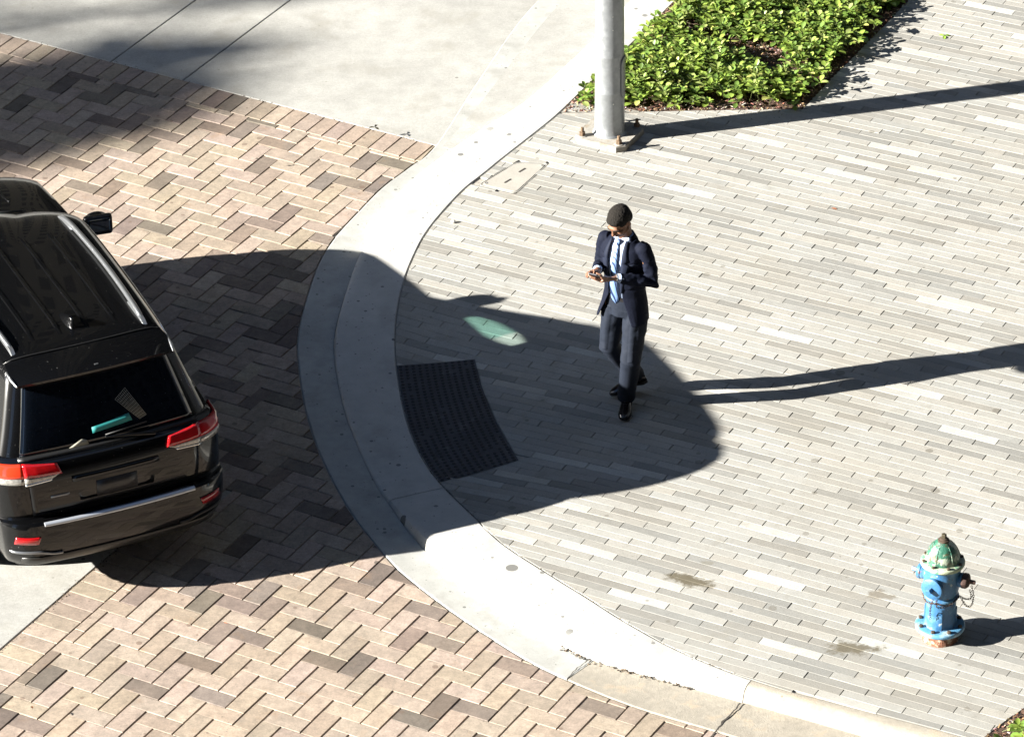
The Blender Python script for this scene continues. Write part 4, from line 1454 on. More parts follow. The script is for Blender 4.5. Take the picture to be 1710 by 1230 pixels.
def front_y(z, x, prof, grow=0.0):
    for (z0_, rx0, ry0, y0_), (z1_, rx1, ry1, y1_) in zip(prof, prof[1:]):
        if z0_ <= z <= z1_:
            t = (z - z0_) / (z1_ - z0_)
            rx = rx0 + (rx1 - rx0) * t + grow; ry = ry0 + (ry1 - ry0) * t + grow; yo = y0_ + (y1_ - y0_) * t
            q_ = max(0.0, 1 - (x / rx) ** 2)
            return yo - ry * math.sqrt(q_)
    return -0.1


# --- tie: hangs over the shirt front, blade widening, knot at the collar
bm = bmesh.new()
tv = []
for k in range(25):
    z = 1.500 - (1.500 - 0.985) * k / 24
    w = 0.013 + 0.025 * min(k / 17, 1) ** 0.8
    if k == 24: w = 0.006
    if k == 23: w = 0.028
    sway = 0.006 * math.sin(k * 0.28) - 0.016 * k / 24
    yy = front_y(max(z, .975), sway, SH) - 0.010 - 0.008 * math.sin(min(k / 24, 1) * math.pi)
    tv.append([bm.verts.new(T(sway - w, yy + 0.004, z)), bm.verts.new(T(sway, yy - .003, z)), bm.verts.new(T(sway + w, yy + 0.004, z))])
for a, b in zip(tv, tv[1:]):
    for i in (0, 1): bm.faces.new((a[i], a[i + 1], b[i + 1], b[i]))
tie = bm_obj('tie', bm, M_tie, man)
sd = tie.modifiers.new('s', 'SOLIDIFY'); sd.thickness = 0.004; apply_mods(tie)
bm = bmesh.new()
ring_tube(bm, [(T(0, -0.046, 1.528), XA, YA, 0.021, 0.014), (T(0, -0.052, 1.510), XA, YA, 0.018, 0.014), (T(0, -0.060, 1.490), XA, YA, 0.011, 0.010)], 12)
bm_obj('knot', bm, M_tie, tie)

# --- trousers
bm = bmesh.new()
ring_tube(bm, [(T(0, 0, 0.86), XA, YA, .155, .115), (T(0, 0, 0.93), XA, YA, .160, .118), (T(0, 0, 1.0), XA, YA, .156, .112), (T(0, 0, 1.035), XA, YA, .150, .108)])
for h, k, a, hem in ((hipL, kneeL, ankL, 0.0), (hipR, kneeR, ankR, 0.0)):
    hh = h + Vector((0, 0, -0.03))
    d = (a - k).normalized()
    tube(bm, [hh, hh.lerp(k, .3), hh.lerp(k, .65), k, k.lerp(a, .35), k.lerp(a, .7), a + d * 0.012], [0.098, 0.096, 0.087, 0.078, 0.073, 0.068, 0.069], 22)
t_ = fuse(bm, 0.0065, 5)
t_.normal_update()
# creases down the front of each leg, wrinkles at knee, crotch and hem
for v_ in t_.verts:
    for (h, k, a) in ((hipL, kneeL, ankL), (hipR, kneeR, ankR)):
        for p0, p1 in ((h, k), (k, a)):
            s = (v_.co - p0).dot(p1 - p0) / (p1 - p0).length_squared
            if 0 < s < 1:
                c_ = p0.lerp(p1, s); o_ = v_.co - c_
                if o_.length < 0.11:
                    fr = (T(0, -1, 0) - T(0, 0, 0)) if a is ankR else Vector((-0.15, -1, 0)).normalized()
                    an = o_.normalized().dot(fr)
                    if an > 0.93: v_.co += fr * 0.007 * (an - 0.93) / 0.07
folds(t_, 0.0070, 9, 1.0, (1, 1, 1.1), 0.44, 0.62)
folds(t_, 0.0045, 9, 4.0, (1, 1, 1.2), 0.05, 0.28)
folds(t_, 0.0060, 11, 7.0, (1, 1, 1.2), 0.68, 0.93)
folds(t_, 0.0050, 8, 9.0, (1, 1, .3))
tr = bm_obj('trousers', t_, M_trou, man)
bm = bmesh.new(); ring_tube(bm, [(T(0, 0, 1.008), XA, YA, .156, .113), (T(0, 0, 1.040), XA, YA, .153, .111)], 40)
bl_ = bm_obj('belt', bm, M_belt, tr, ang=40)

# --- jacket: trunk and sleeves in one surface, open in front, a vent in the back
JK = [(0.830, .190, .142, .005), (0.88, .186, .138, .005), (0.95, .178, .134, .005), (1.08, .166, .128, .005), (1.18, .168, .128, .005), (1.30, .180, .132, .005), (1.40, .186, .126, .010), (1.455, .170, .108, .015), (1.50, .122, .088, .025), (1.535, .085, .070, .035)]
bm = bmesh.new(); ring_tube(bm, torso_rings(JK), 36)
for s, sh, el_, wr_ in ((1, shL, elL, wrL), (-1, shR, elR, wrR)):
    d = (wr_ - el_).normalized()
    out = T(0.03 * s, 0, 0) - T(0, 0, 0)
    tube(bm, [sh + Vector((0, 0, 0.006)) - out * 1.4, sh + Vector((0, 0, -0.015)) + out * .25, sh.lerp(el_, .35) + out * .3, sh.lerp(el_, .72) + out * .1, el_, el_.lerp(wr_, .35), el_.lerp(wr_, .7), wr_ - d * 0.018], [0.050, 0.058, 0.057, 0.054, 0.051, 0.048, 0.043, 0.039], 24, round_ends=False)
    ell(bm, sh + Vector((0, 0, -0.012)), (0.062, 0.060, 0.056))
j = fuse(bm, 0.0065, 5)
folds(j, 0.0105, 11, 2.0, (1, 1, 1.5), 1.12, 1.40)
folds(j, 0.0055, 7, 5.0, (1, 1, .6))
# opening
ci, si = math.cos(-TA), math.sin(-TA)


def body_xy(p):
    x = p.x * ci - p.y * si; y = p.x * si + p.y * ci
    if p.z > 0.95: y += (p.z - 0.95) * math.sin(LEAN) * (1 + 0.35 * max(0, p.z - 1.4))
    return x, y


def open_w(z):
    P = [(0.70, -.140, .125), (0.80, -.120, .105), (0.92, -.100, .078), (1.05, -.080, .050), (1.15, -.068, .046), (1.28, -.066, .056), (1.40, -.066, .064), (1.50, -.062, .062), (1.60, -.062, .062)]
    for (a, l0, r0), (b, l1, r1) in zip(P, P[1:]):
        if a <= z <= b:
            t = (z - a) / (b - a); return l0 + (l1 - l0) * t, r0 + (r1 - r0) * t
    return -0.06, 0.06


dl = []
for f in j.faces:
    c = f.calc_center_median(); x, y = body_xy(c)
    # never cut the sleeves
    arm = False
    for a, b, r0 in ((shL, elL, .085), (elL, wrL, .075), (shR, elR, .085), (elR, wrR, .075)):
        s = (c - a).dot(b - a) / (b - a).length_squared
        if s > 0.0 and (c - a.lerp(b, min(s, 1.2))).length < r0 and abs(x) > 0.03 and not (a in (shL, shR) and s < .2): arm = True
    l, r = open_w(c.z)
    if not arm and y < -0.02 and l < x < r: dl.append(f); continue
    if c.z < 0.840 and f.normal.z < -0.6: dl.append(f); continue       # open hem
    if c.z > 1.515 and abs(x) < .1: dl.append(f); continue
    for w, e in ((wrL, elL), (wrR, elR)):
        d = (w - e).normalized()
        if (c - (w - d * .02)).dot(d) > -0.002 and (c - w).length < 0.08: dl.append(f); break
bmesh.ops.delete(j, geom=list(set(dl)), context='FACES')
for _ in range(14):      # even out the cut edges
    nw = {}
    for v_ in j.verts:
        nb_ = [e.other_vert(v_) for e in v_.link_edges if len(e.link_faces) == 1]
        if len(nb_) == 2: nw[v_] = (v_.co * 2 + nb_[0].co + nb_[1].co) / 4
    for v_, c in nw.items(): v_.co = c
# let the front flaps swing away from the hips
for v_ in j.verts:
    x, y = body_xy(v_.co)
    if v_.co.z < 1.05 and y < 0.02:
        k = (1.05 - v_.co.z) / 0.24
        o_ = (T(0.05 if x > 0 else -0.06, -0.03, 0) - T(0, 0, 0)) * (k * min(1, max(0, (0.02 - y) / 0.12)))
        v_.co += o_
jk = bm_obj('jacket', j, M_suit, man)
sd = jk.modifiers.new('s', 'SOLIDIFY'); sd.thickness = 0.006; sd.offset = -1; apply_mods(jk)
for p in jk.data.polygons: p.use_smooth = True
# lapels
for s in (-1, 1):
    bm = bmesh.new(); rows = []
    n_ = 22
    for k in range(n_ + 1):
        t = k / n_; z = 1.10 + (1.525 - 1.10) * t
        l, r = open_w(z); e = r if s > 0 else l
        w = 0.012 + 0.060 * min(t / 0.62, 1.0)
        if t > 0.66: w = 0.052 - 0.030 * (t - .66) / .34
        if 0.62 < t < 0.68: w = 0.030
        row = []
        for q_ in (0.0, 0.35, 0.7, 1.0):
            x = e + s * (w * q_ - 0.006)
            row.append(bm.verts.new(T(x, front_y(z, x, JK) - 0.007 - 0.006 * math.sin(q_ * math.pi), z)))
        rows.append(row)
    for a, b in zip(rows, rows[1:]):
        for i in range(3): bm.faces.new((a[i], a[i + 1], b[i + 1], b[i]))
    lo = bm_obj('lapel', bm, M_lapel, jk)
    sd = lo.modifiers.new('s', 'SOLIDIFY'); sd.thickness = 0.004; apply_mods(lo)
bm = bmesh.new()     # collar round the neck
rows = []
for k in range(25):
    a = R(-35) + R(250) * k / 24
    rows.append([bm.verts.new(T((0.075 + .018 * q_) * math.cos(a), 0.040 + (0.068 + .018 * q_) * math.sin(a), 1.545 - 0.040 * q_ + .010 * math.sin(a))) for q_ in (0, .5, 1, 1.5)])
for a, b in zip(rows, rows[1:]):
    for i in range(3): bm.faces.new((a[i], a[i + 1], b[i + 1], b[i]))
co_ = bm_obj('jacket_collar', bm, M_suit, jk)
sd = co_.modifiers.new('s', 'SOLIDIFY'); sd.thickness = 0.005; apply_mods(co_)
# chest pocket and side pocket flap
bm = bmesh.new(); z = 1.335
vs = [bm.verts.new(T(x, front_y(zz, x, JK) - 0.006, zz)) for x, zz in ((0.100, z), (0.165, z + .012), (0.165, z + .030), (0.100, z + .020))]
bm.faces.new(vs); o = bm_obj('chest_pocket', bm, M_lapel, jk); sd = o.modifiers.new('s', 'SOLIDIFY'); sd.thickness = 0.003; apply_mods(o)
for k, (w, e) in enumerate(((wrL, elL), (wrR, elR))):
    for i in range(3):
        d = (w - e).normalized(); side = d.cross(Vector((0, 0, 1))).normalized() * (1 if k == 0 else -1)
        bm = bmesh.new(); ell(bm, w - d * (0.035 + .016 * i) + side * 0.046, (0.006, 0.006, 0.006), None, 8, 6)
        bm_obj('sleeve_button', bm, M_btn, jk)

# --- shoes
def shoe(ank, d, heel_h, name='shoe'):
    d = d.normalized(); up = Vector((0, 0, 1)); up = (up - d * d.dot(up)).normalized(); sd_ = d.cross(up)
    base = ank - up * 0.075 - d * 0.055
    bm = bmesh.new()
    prof = [(-0.010, .030, .030, .030), (0.02, .038, .040, .040), (0.07, .038, .040, .042), (0.12, .040, .034, .036), (0.17, .046, .026, .028), (0.22, .047, .022, .023), (0.262, .037, .018, .019), (0.288, .018, .012, .014)]
    ring_tube(bm, [(base + d * t + up * h, sd_, up, w, r) for t, w, r, h in prof], 20)
    tube(bm, [base + d * .035 + up * .05, base + d * .045 + up * .095], [0.038, 0.034], 16)
    s1 = fuse(bm, 0.0045, 3)
    for v_ in s1.verts:
        q_ = (v_.co - base).dot(up)
        if q_ < 0.008: v_.co += up * (0.008 - q_)
    so = bm_obj(name, s1, M_shoe, man)
    bm = bmesh.new(); rows = []
    for t, w in ((-0.014, .020), (-0.006, .034), (0.03, .040), (0.08, .036), (0.12, .038), (0.17, .049), (0.22, .051), (0.262, .041), (0.288, .024), (0.296, .008)):
        rows.append([bm.verts.new(base + d * t + sd_ * (s * w) + up * hh) for s, hh in ((-1, 0.010), (1, 0.010), (1, 0.0 - (0.016 if t < .075 else 0)), (-1, 0.0 - (0.016 if t < .075 else 0)))])
    for a, b in zip(rows, rows[1:]):
        for i in range(4): bm.faces.new((a[i], a[(i + 1) % 4], b[(i + 1) % 4], b[i]))
    bm.faces.new(rows[0][::-1]); bm.faces.new(rows[-1])
    bm_obj('sole', bm, M_sole, so, ang=40)
    for i in range(3):
        bm = bmesh.new(); c = base + d * (0.108 + .02 * i) + up * (0.076 - .008 * i)
        tube(bm, [c - sd_ * .016, c + sd_ * .016], 0.0018, 6); bm_obj('lace', bm, M_belt, so)
    # sock
    bm = bmesh.new(); tube(bm, [ank - up * .02, ank + Vector((0, 0, .05))], [0.036, 0.038], 14)
    bm_obj('sock', bm, M_belt, so)


shoe(ankL, footL + Vector((0, 0, 0.0)), 0)
shoe(ankR, footR, 0)

# ------------------------------------------------------------------ the car
M_paint = mat('black_car_paint', (0.0020, 0.0021, 0.0024), 0.25, ior=1.30, coat_weight=0.55, coat_roughness=0.02, specular_ior_level=0.5,
              speck=[(55, 0.16, (0.25, 0.25, 0.24), 0.6)])
M_glassb = mat('dark_tinted_glass', (0.0030, 0.0045, 0.0075), 0.03, coat_weight=0.3, speck=[(70, 0.14, (0.15, 0.17, 0.2), 0.5)])
M_trim = mat('black_trim', (0.010, 0.010, 0.010), 0.45, bump=[(200, 0.2)])
M_plast = mat('grey_bumper_plastic', (0.015, 0.015, 0.014), 0.35, bump=[(200, 0.2)])
M_chrome = mat('chrome_trim', (0.78, 0.78, 0.76), 0.14, 1.0)
M_silver = mat('silver_rail', (0.26, 0.27, 0.28), 0.30, 0.8)
M_redl = mat('red_lamp_lens', (0.34, 0.006, 0.008), 0.08, coat_weight=1.0, var=[(14, 0.25)], subsurface_weight=0.15)
M_redd = mat('dark_red_lamp', (0.22, 0.006, 0.008), 0.10, coat_weight=0.8)
M_orange = mat('red_lens_painted_lit', (0.50, 0.035, 0.012), 0.12, coat_weight=1.0)  # brighter copy of the red lens, its lit look put into the colour
M_clear = mat('clear_lamp_lens', (0.35,0.345,0.32), 0.10, 0.3, coat_weight=1.0, var=[(50, 0.5)])
M_tyre = mat('tyre_rubber', (0.018, 0.018, 0.018), 0.85, bump=[(90, 0.5)])
M_rimm = mat('alloy_rim', (0.45, 0.46, 0.47), 0.28, 0.9)
M_cabin = mat('cabin_lining', (0.03, 0.03, 0.03), 0.9)
M_teal = mat('teal_paper', (0.010, 0.17, 0.165), 0.6)
M_cream = mat('cream_paper', (0.25, 0.24, 0.19), 0.7)
# front side windows let green light through
M_green_glass = bpy.data.materials.new('green_glass'); M_green_glass.use_nodes = True
gt = M_green_glass.node_tree; gt.nodes.clear()
go_ = gt.nodes.new('ShaderNodeOutputMaterial'); gtb = gt.nodes.new('ShaderNodeBsdfTransparent'); ggl = gt.nodes.new('ShaderNodeBsdfGlossy'); gmx = gt.nodes.new('ShaderNodeMixShader')
gtb.inputs[0].default_value = (0.66, 0.84, 0.81, 1); ggl.inputs['Roughness'].default_value = 0.02; gmx.inputs[0].default_value = 0.08
gt.links.new(gtb.outputs[0], gmx.inputs[1]); gt.links.new(ggl.outputs[0], gmx.inputs[2]); gt.links.new(gmx.outputs[0], go_.inputs[0])

CAR_YAW = R(24.5)
CAR_O = Vector((-2.812, -3.09, 0.0))
car = empty('parked_car', CAR_O, CAR_YAW)
car.scale = (1, 1, 1.04)
tag(car, 'glossy black sport utility vehicle with roof rails standing on the brick crossing', 'car')


def outline(yr, yf, w, er=0.34, ef=0.5, bow=0.05, bowf=0.12, n=72, taper=0.045):
    """closed plan outline, CCW from rear centre to the right; er/ef corner sizes"""
    pts = []
    yc = (yr + yf) / 2
    def wx(y): return w * (1 - taper * (abs(y - yc) / ((yf - yr) / 2)) ** 3)
    # right half sampled by a fixed parameter so that all levels share topology
    half = []
    nr, ncn, ns, nf = 12, 10, 24, 10
    xr = w - er; xf = w - ef
    for i in range(nr): half.append((xr * i / nr, yr + bow * (xr * i / nr / w) ** 2))
    yb = yr + bow * (xr / w) ** 2
    for i in range(ncn):
        a = math.pi / 2 * i / ncn
        half.append((xr + (er) * math.sin(a) ** 0.9 if False else xr + er * math.sin(a), yb + er * 0.75 * (1 - math.cos(a))))
    y0_, y1_ = yb + er * 0.75, yf - bowf - ef * 0.8
    for i in range(ns): half.append((w, y0_ + (y1_ - y0_) * i / ns))
    for i in range(ncn):
        a = math.pi / 2 * i / ncn
        half.append((xf + ef * math.cos(a), y1_ + ef * 0.8 * math.sin(a)))
    for i in range(nf + 1):
        x = xf * (1 - i / nf); half.append((x, yf - bowf * (x / xf) ** 2 if xf > 0 else yf))
    half = [(min(x, wx(y)) if x > 0.5 * w else x, y) for x, y in half]
    half = [(x * (1 - 0.088 * (max(0, 2.5 - y) / 2.5) ** 1.3), y) for x, y in half]      # the plan narrows to the rear
    right = half; left = [(-x, y) for x, y in half[1:-1]][::-1]
    return right + left


def loft(levels, zf=None):
    """levels: (z, yr, yf, w, er, ef[, bow]) bottom to top; returns bmesh + rings"""
    bm = bmesh.new(); rings = []
    for lv_ in levels:
        z, yr, yf, w, er, ef = lv_[:6]; bow = lv_[6] if len(lv_) > 6 else 0.05
        o = outline(yr, yf, w, er, ef, bow)
        rings.append([bm.verts.new((x, y, zf(z, x, y) if zf else z)) for x, y in o])
    n = len(rings[0])
    for a, b in zip(rings, rings[1:]):
        for k in range(n): bm.faces.new((a[k], a[(k + 1) % n], b[(k + 1) % n], b[k]))
    bm.faces.new(rings[0][::-1]); bm.faces.new(rings[-1])
    return bm, rings


def dense(levels, per=3):
    out = []
    L_ = [l if len(l) > 6 else l + (0.05,) for l in levels]
    for i in range(len(L_) - 1):
        p0 = L_[max(i - 1, 0)]; p1 = L_[i]; p2 = L_[i + 1]; p3 = L_[min(i + 2, len(L_) - 1)]
        for j in range(per):
            t = j / per
            out.append(tuple(p1[k] + (p2[k] - p1[k]) * t if True else 0 for k in range(7)))
    out.append(L_[-1])
    return out


def low_z(z, x, y):
    # the shoulder falls towards the bonnet, and the bonnet towards the nose
    f = min(max((y - 3.2) / 1.75, 0), 1); k = min(max((z - 0.72) / 0.40, 0), 1)
    return z - k * f * f * 0.13


lower = [(0.235, 0.28, 4.55, 0.80, .30, .5), (0.27, 0.17, 4.64, 0.86, .32, .5), (0.33, 0.07, 4.72, 0.905, .34, .5), (0.42, 0.025, 4.78, 0.935, .34, .52), (0.50, 0.005, 4.80, 0.948, .34, .52), (0.60, 0.0, 4.82, 0.955, .34, .54, .06),
         (0.665, 0.012, 4.82, 0.958, .34, .54, .06), (0.682, 0.035, 4.82, 0.958, .33, .54), (0.690, 0.085, 4.82, 0.956, .30, .54), (0.705, 0.098, 4.815, 0.955, .30, .54), (0.80, 0.092, 4.81, 0.958, .30, .54), (0.90, 0.100, 4.79, 0.960, .30, .54),
         (0.97, 0.112, 4.76, 0.957, .30, .54), (1.04, 0.125, 4.72, 0.952, .30, .54), (1.085, 0.150, 4.66, 0.942, .30, .55), (1.118, 0.185, 4.55, 0.918, .30, .55), (1.138, 0.24, 4.40, 0.86, .30, .52), (1.150, 0.32, 4.2, 0.76, .28, .45), (1.158, 0.5, 3.9, 0.55, .2, .3)]
bm, _ = loft(dense(lower, 2), low_z)
green = [(1.02, 0.18, 3.90, 0.905, .26, .34), (1.10, 0.195, 3.74, 0.890, .26, .34), (1.16, 0.215, 3.62, 0.865, .26, .36), (1.28, 0.265, 3.40, 0.815, .25, .38), (1.40, 0.320, 3.20, 0.768, .24, .40), (1.52, 0.380, 3.02, 0.722, .23, .42),
         (1.60, 0.425, 2.90, 0.688, .23, .43), (1.645, 0.47, 2.82, 0.658, .23, .43), (1.675, 0.54, 2.74, 0.618, .22, .40), (1.695, 0.63, 2.62, 0.550, .20, .36), (1.708, 0.84, 2.46, 0.43, .18, .30), (1.714, 1.0, 2.25, 0.26, .12, .2)]


def roof_z(z, x, y):
    k = min(max((z - 1.60) / 0.08, 0), 1)
    return z - k * (0.030 * max(0, (1.75 - y) / 1.2) ** 1.5 + 0.035 * max(0, (y - 2.05) / 0.8) ** 2)


bm2, _ = loft(dense(green, 2), roof_z)
t1 = bpy.data.meshes.new('a'); bmesh.ops.recalc_face_normals(bm, faces=bm.faces); bm.to_mesh(t1); bm.free()
t2 = bpy.data.meshes.new('b'); bmesh.ops.recalc_face_normals(bm2, faces=bm2.faces); bm2.to_mesh(t2); bm2.free()
oa = bpy.data.objects.new('a', t1); ob = bpy.data.objects.new('b', t2); sc.collection.objects.link(oa); sc.collection.objects.link(ob)
cut = bmesh.new()
for y in (0.985, 3.90):
    for s in (-1, 1):
        lathe(cut, [(0.415, -0.26), (0.415, 0.4)] if s > 0 else [(0.415, -0.4), (0.415, 0.26)], 40, (s * 0.92, y, 0.375), Matrix.Rotation(math.pi / 2, 3, 'Y'))
tc_ = bpy.data.meshes.new('c'); bmesh.ops.recalc_face_normals(cut, faces=cut.faces); cut.to_mesh(tc_); cut.free(); oc = bpy.data.objects.new('c', tc_); sc.collection.objects.link(oc)
cut = bmesh.new()
SUN_BORE = [(2.74 + .27 * math.cos(2 * math.pi * k / 14), 1.232 + .046 * math.sin(2 * math.pi * k / 14) - .03 * math.cos(2 * math.pi * k / 14)) for k in range(14)]       # bore added along the sun's path to throw the green light patch
sdl = Matrix.Rotation(-CAR_YAW, 3, 'Z') @ Vector((math.cos(SUN_AZ), math.sin(SUN_AZ), -math.tan(SUN_EL) / 1.04)); sdl /= sdl.x
va = [cut.verts.new(Vector((0.8, y, z)) - sdl * 1.9) for y, z in SUN_BORE]; vb = [cut.verts.new(Vector((0.8, y, z)) + sdl * .4) for y, z in SUN_BORE]
cut.faces.new(va); cut.faces.new(vb[::-1])
for i in range(14): cut.faces.new((va[i], vb[i], vb[(i + 1) % 14], va[(i + 1) % 14]))
tw_ = bpy.data.meshes.new('w'); bmesh.ops.recalc_face_normals(cut, faces=cut.faces); cut.to_mesh(tw_); cut.free(); ow = bpy.data.objects.new('w', tw_); sc.collection.objects.link(ow)
full = bpy.data.objects.new('f', t1.copy()); sc.collection.objects.link(full)
for o_, op in ((ob, 'UNION'), ):
    md = full.modifiers.new('b', 'BOOLEAN'); md.operation = op; md.object = o_; md.solver = 'EXACT'
apply_mods(full)
bvh_src = bmesh.new(); bvh_src.from_mesh(full.data)
BV = BVHTree.FromBMesh(bvh_src)
md = full.modifiers.new('b', 'BOOLEAN'); md.operation = 'DIFFERENCE'; md.object = oc; md.solver = 'EXACT'
md = full.modifiers.new('b2', 'BOOLEAN'); md.operation = 'DIFFERENCE'; md.object = ow; md.solver = 'EXACT'
apply_mods(full)
fm = bmesh.new(); fm.from_mesh(full.data)
for o_ in (oa, ob, oc, ow, full): bpy.data.objects.remove(o_)
body_car = bm_obj('body', fm, M_paint, car, ang=32)


def cast(p, d):
    h = BV.ray_cast(Vector(p), Vector(d).normalized())
    return (h[0], h[1]) if h[0] is not None else (None, None)


def rearp(x, z, off=0.0):
    h, n = cast((x, -3, z), (0, 1, 0))
    return h + Vector((0, -off, 0)) if h else Vector((x, 0.2, z))


def sidep(s, y, z, off=0.0):
    h, n = cast((3 * s, y, z), (-s, 0, 0))
    return h + Vector((s * off, 0, 0)) if h else Vector((s * .8, y, z))


def roofp(x, y, off=0.0):
    h, n = cast((x, y, 4), (0, 0, -1))
    return h + Vector((0, 0, off)) if h else Vector((x, y, 1.6))


def patch(name, fn, nu, nv, m, parent, thick=0.006, smooth=True, ang=35):
    """fn(u,v)->point on the skin; solidified"""
    bm = bmesh.new()
    g_ = [[bm.verts.new(fn(i / nu, j / nv)) for i in range(nu + 1)] for j in range(nv + 1)]
    for j in range(nv):
        for i in range(nu): bm.faces.new((g_[j][i], g_[j][i + 1], g_[j + 1][i + 1], g_[j + 1][i]))
    o = bm_obj(name, bm, m, parent, smooth=smooth)
    if thick:
        sd = o.modifiers.new('s', 'SOLIDIFY'); sd.thickness = thick; sd.offset = 0; apply_mods(o)
    return o


def quadf(P, proj):
    """bilinear in a quad of 2D points, then projected"""
    def f(u, v):
        a = [P[0][k] + (P[1][k] - P[0][k]) * u for k in (0, 1)]; b = [P[3][k] + (P[2][k] - P[3][k]) * u for k in (0, 1)]
        return proj(a[0] + (b[0] - a[0]) * v, a[1] + (b[1] - a[1]) * v)
    return f


# tailgate glass: sits a little below the paint edge, smooth glass curved with the gate
rg = patch('rear_window', quadf([(-0.665, 1.125), (0.665, 1.125), (0.545, 1.575), (-0.545, 1.575)], lambda x, z: rearp(x, z, 0.004)), 28, 14, M_glassb, car, 0.004)
patch('rear_window_frame', quadf([(-0.685, 1.108), (0.685, 1.108), (0.680, 1.126), (-0.680, 1.126)], lambda x, z: rearp(x, z, 0.006)), 28, 1, M_trim, rg, 0.004)
# tailgate panel seam and handle bar
patch('tailgate', quadf([(-0.63, 0.715), (0.63, 0.715), (0.655, 1.10), (-0.655, 1.10)], lambda x, z: rearp(x, z, 0.010 + 0.012 * math.sin(min(max((z - .715) / .385, 0), 1) * math.pi))), 30, 14, M_paint, car, 0.012)
patch('plate_recess', quadf([(-0.28, 0.775), (0.28, 0.775), (0.30, 0.925), (-0.30, 0.925)], lambda x, z: rearp(x, z, 0.024)), 8, 4, M_paint, car, 0.004)
patch('licence_plate', quadf([(-0.155, 0.785), (0.155, 0.785), (0.155, 0.900), (-0.155, 0.900)], lambda x, z: rearp(x, z, 0.030)), 4, 2, mat('dark_plate', (0.02, 0.02, 0.022), 0.4), car, 0.003)
patch('tailgate_handle', quadf([(-0.33, 0.935), (0.33, 0.935), (0.33, 0.968), (-0.33, 0.968)], lambda x, z: rearp(x, z, 0.032)), 12, 2, M_paint, car, 0.022)
# chrome strip on the bumper step
bm = bmesh.new()
cp = [Vector((x, rearp(x, 0.655).y - 0.006, 0.672)) for x in np.linspace(-0.575, 0.575, 30)]
rows = []
for p in cp:
    rows.append([bm.verts.new(p + Vector((0, dy, dz))) for dy, dz in ((-0.010, -0.010), (-0.012, -0.002), (-0.006, 0.008), (0.016, 0.013), (0.02, -0.010))])
for a, b in zip(rows, rows[1:]):
    for i in range(5): bm.faces.new((a[i], a[(i + 1) % 5], b[(i + 1) % 5], b[i]))
bm.faces.new(rows[0][::-1]); bm.faces.new(rows[-1])
bm_obj('bumper_strip', bm, mat('satin_bright_strip', (0.50, 0.53, 0.57), 0.30, 0.5), car, ang=50)
# rear bumper valance and crease, its left highlight put into the colour
patch('bumper_valance', lambda u, v: rearp(-0.74 + 1.48 * u, 0.275 + 0.13 * v, 0.006), 24, 4, M_plast, car, 0.01)
for s in (-1, 1):
    bm = bmesh.new()
    pts_ = []
    for k in range(20):
        t = k / 19
        x = s * (0.46 + 0.43 * t); z = 0.430 + (0.040 * (1 / (1 + math.exp(-(t - .25) * 18))) - .01)
        if x * s < 0.80: p = rearp(x, z, 0.006)
        else: p = rearp(s * 0.80, z, 0.006).lerp(sidep(s, 0.42, z, 0.004), (x * s - .80) / .09)
        pts_.append(p)
    tube(bm, pts_, 0.011, 8, round_ends=True)
    bm_obj('bumper_crease', bm, M_silver if s < 0 else M_trim, car)  # left silver, right dark: light on the edge put into the colour
    o = patch('reflector', quadf([(s * 0.63, 0.530), (s * 0.79, 0.535), (s * 0.78, 0.590), (s * 0.61, 0.585)], lambda x, z: rearp(x, z, 0.006)), 10, 2, M_redd if s > 0 else M_redl, car, 0.008)  # right reflector darker: its shade is put into the colour
    # tail lamps: gate part and body part
    gp = [(s * 0.455, 0.945), (s * 0.655, 0.955), (s * 0.665, 1.045), (s * 0.475, 1.035)]
    lamp = patch('tail_light', quadf([(s * 0.400, 1.014), (s * 0.672, 1.022), (s * 0.672, 1.104), (s * 0.425, 1.082)], lambda x, z: rearp(x, z, 0.026 + .006 * (abs(x) < .6))), 10, 5, M_redl, car, 0.022)
    patch('reverse_light', quadf([(s * 0.475, 0.985), (s * 0.672, 0.975), (s * 0.672, 1.019), (s * 0.415, 1.010)], lambda x, z: rearp(x, z, 0.024)), 8, 3, M_clear, lamp, 0.018)

    def wrap(u, v, z0_, z1_, off_, s=s):
        z = z0_ + (z1_ - z0_) * v
        a = u
        x = s * (0.680 + 0.26 * min(a / .6, 1)); p = rearp(min(abs(x), .905) * s, z, 0)
        # round the corner by casting towards the inside from a fan of directions
        an = R(-90) + R(4 + 78 * a)
        c = Vector((s * 0.62, 0.50, z)); d = Vector((s * math.cos(an), math.sin(an), 0))
        h, n_ = cast(c + d * 2, -d)
        tgt = h if h else p
        return tgt + d * off_
    patch('tail_light_side', lambda u, v: wrap(0.045 + u * 0.895, v, 1.020, 1.104 - .004 * u, 0.024 - .012 * u), 14, 5, M_orange if s < 0 else M_redl, lamp, 0.02)
    patch('lamp_chrome', lambda u, v: wrap(0.045 + u * 0.895, v, 0.974, 1.017, 0.022 - .012 * u), 14, 2, M_clear, lamp, 0.018)
    patch('lamp_edge', quadf([(s * 0.480, 0.972), (s * 0.672, 0.960), (s * 0.672, 0.973), (s * 0.470, 0.984)], lambda x, z: rearp(x, z, 0.028)), 8, 1, M_chrome, lamp, 0.01)
    # exhaust tips
    bm = bmesh.new(); lathe(bm, [(0.040, 0), (0.044, 0.005), (0.044, 0.16), (0.036, 0.16), (0.036, 0.02)], 24, (s * 0.56, 0.36, 0.300), Matrix.Rotation(math.pi / 2, 3, 'X'))
    bm_obj('exhaust_tip', bm, M_chrome, car)

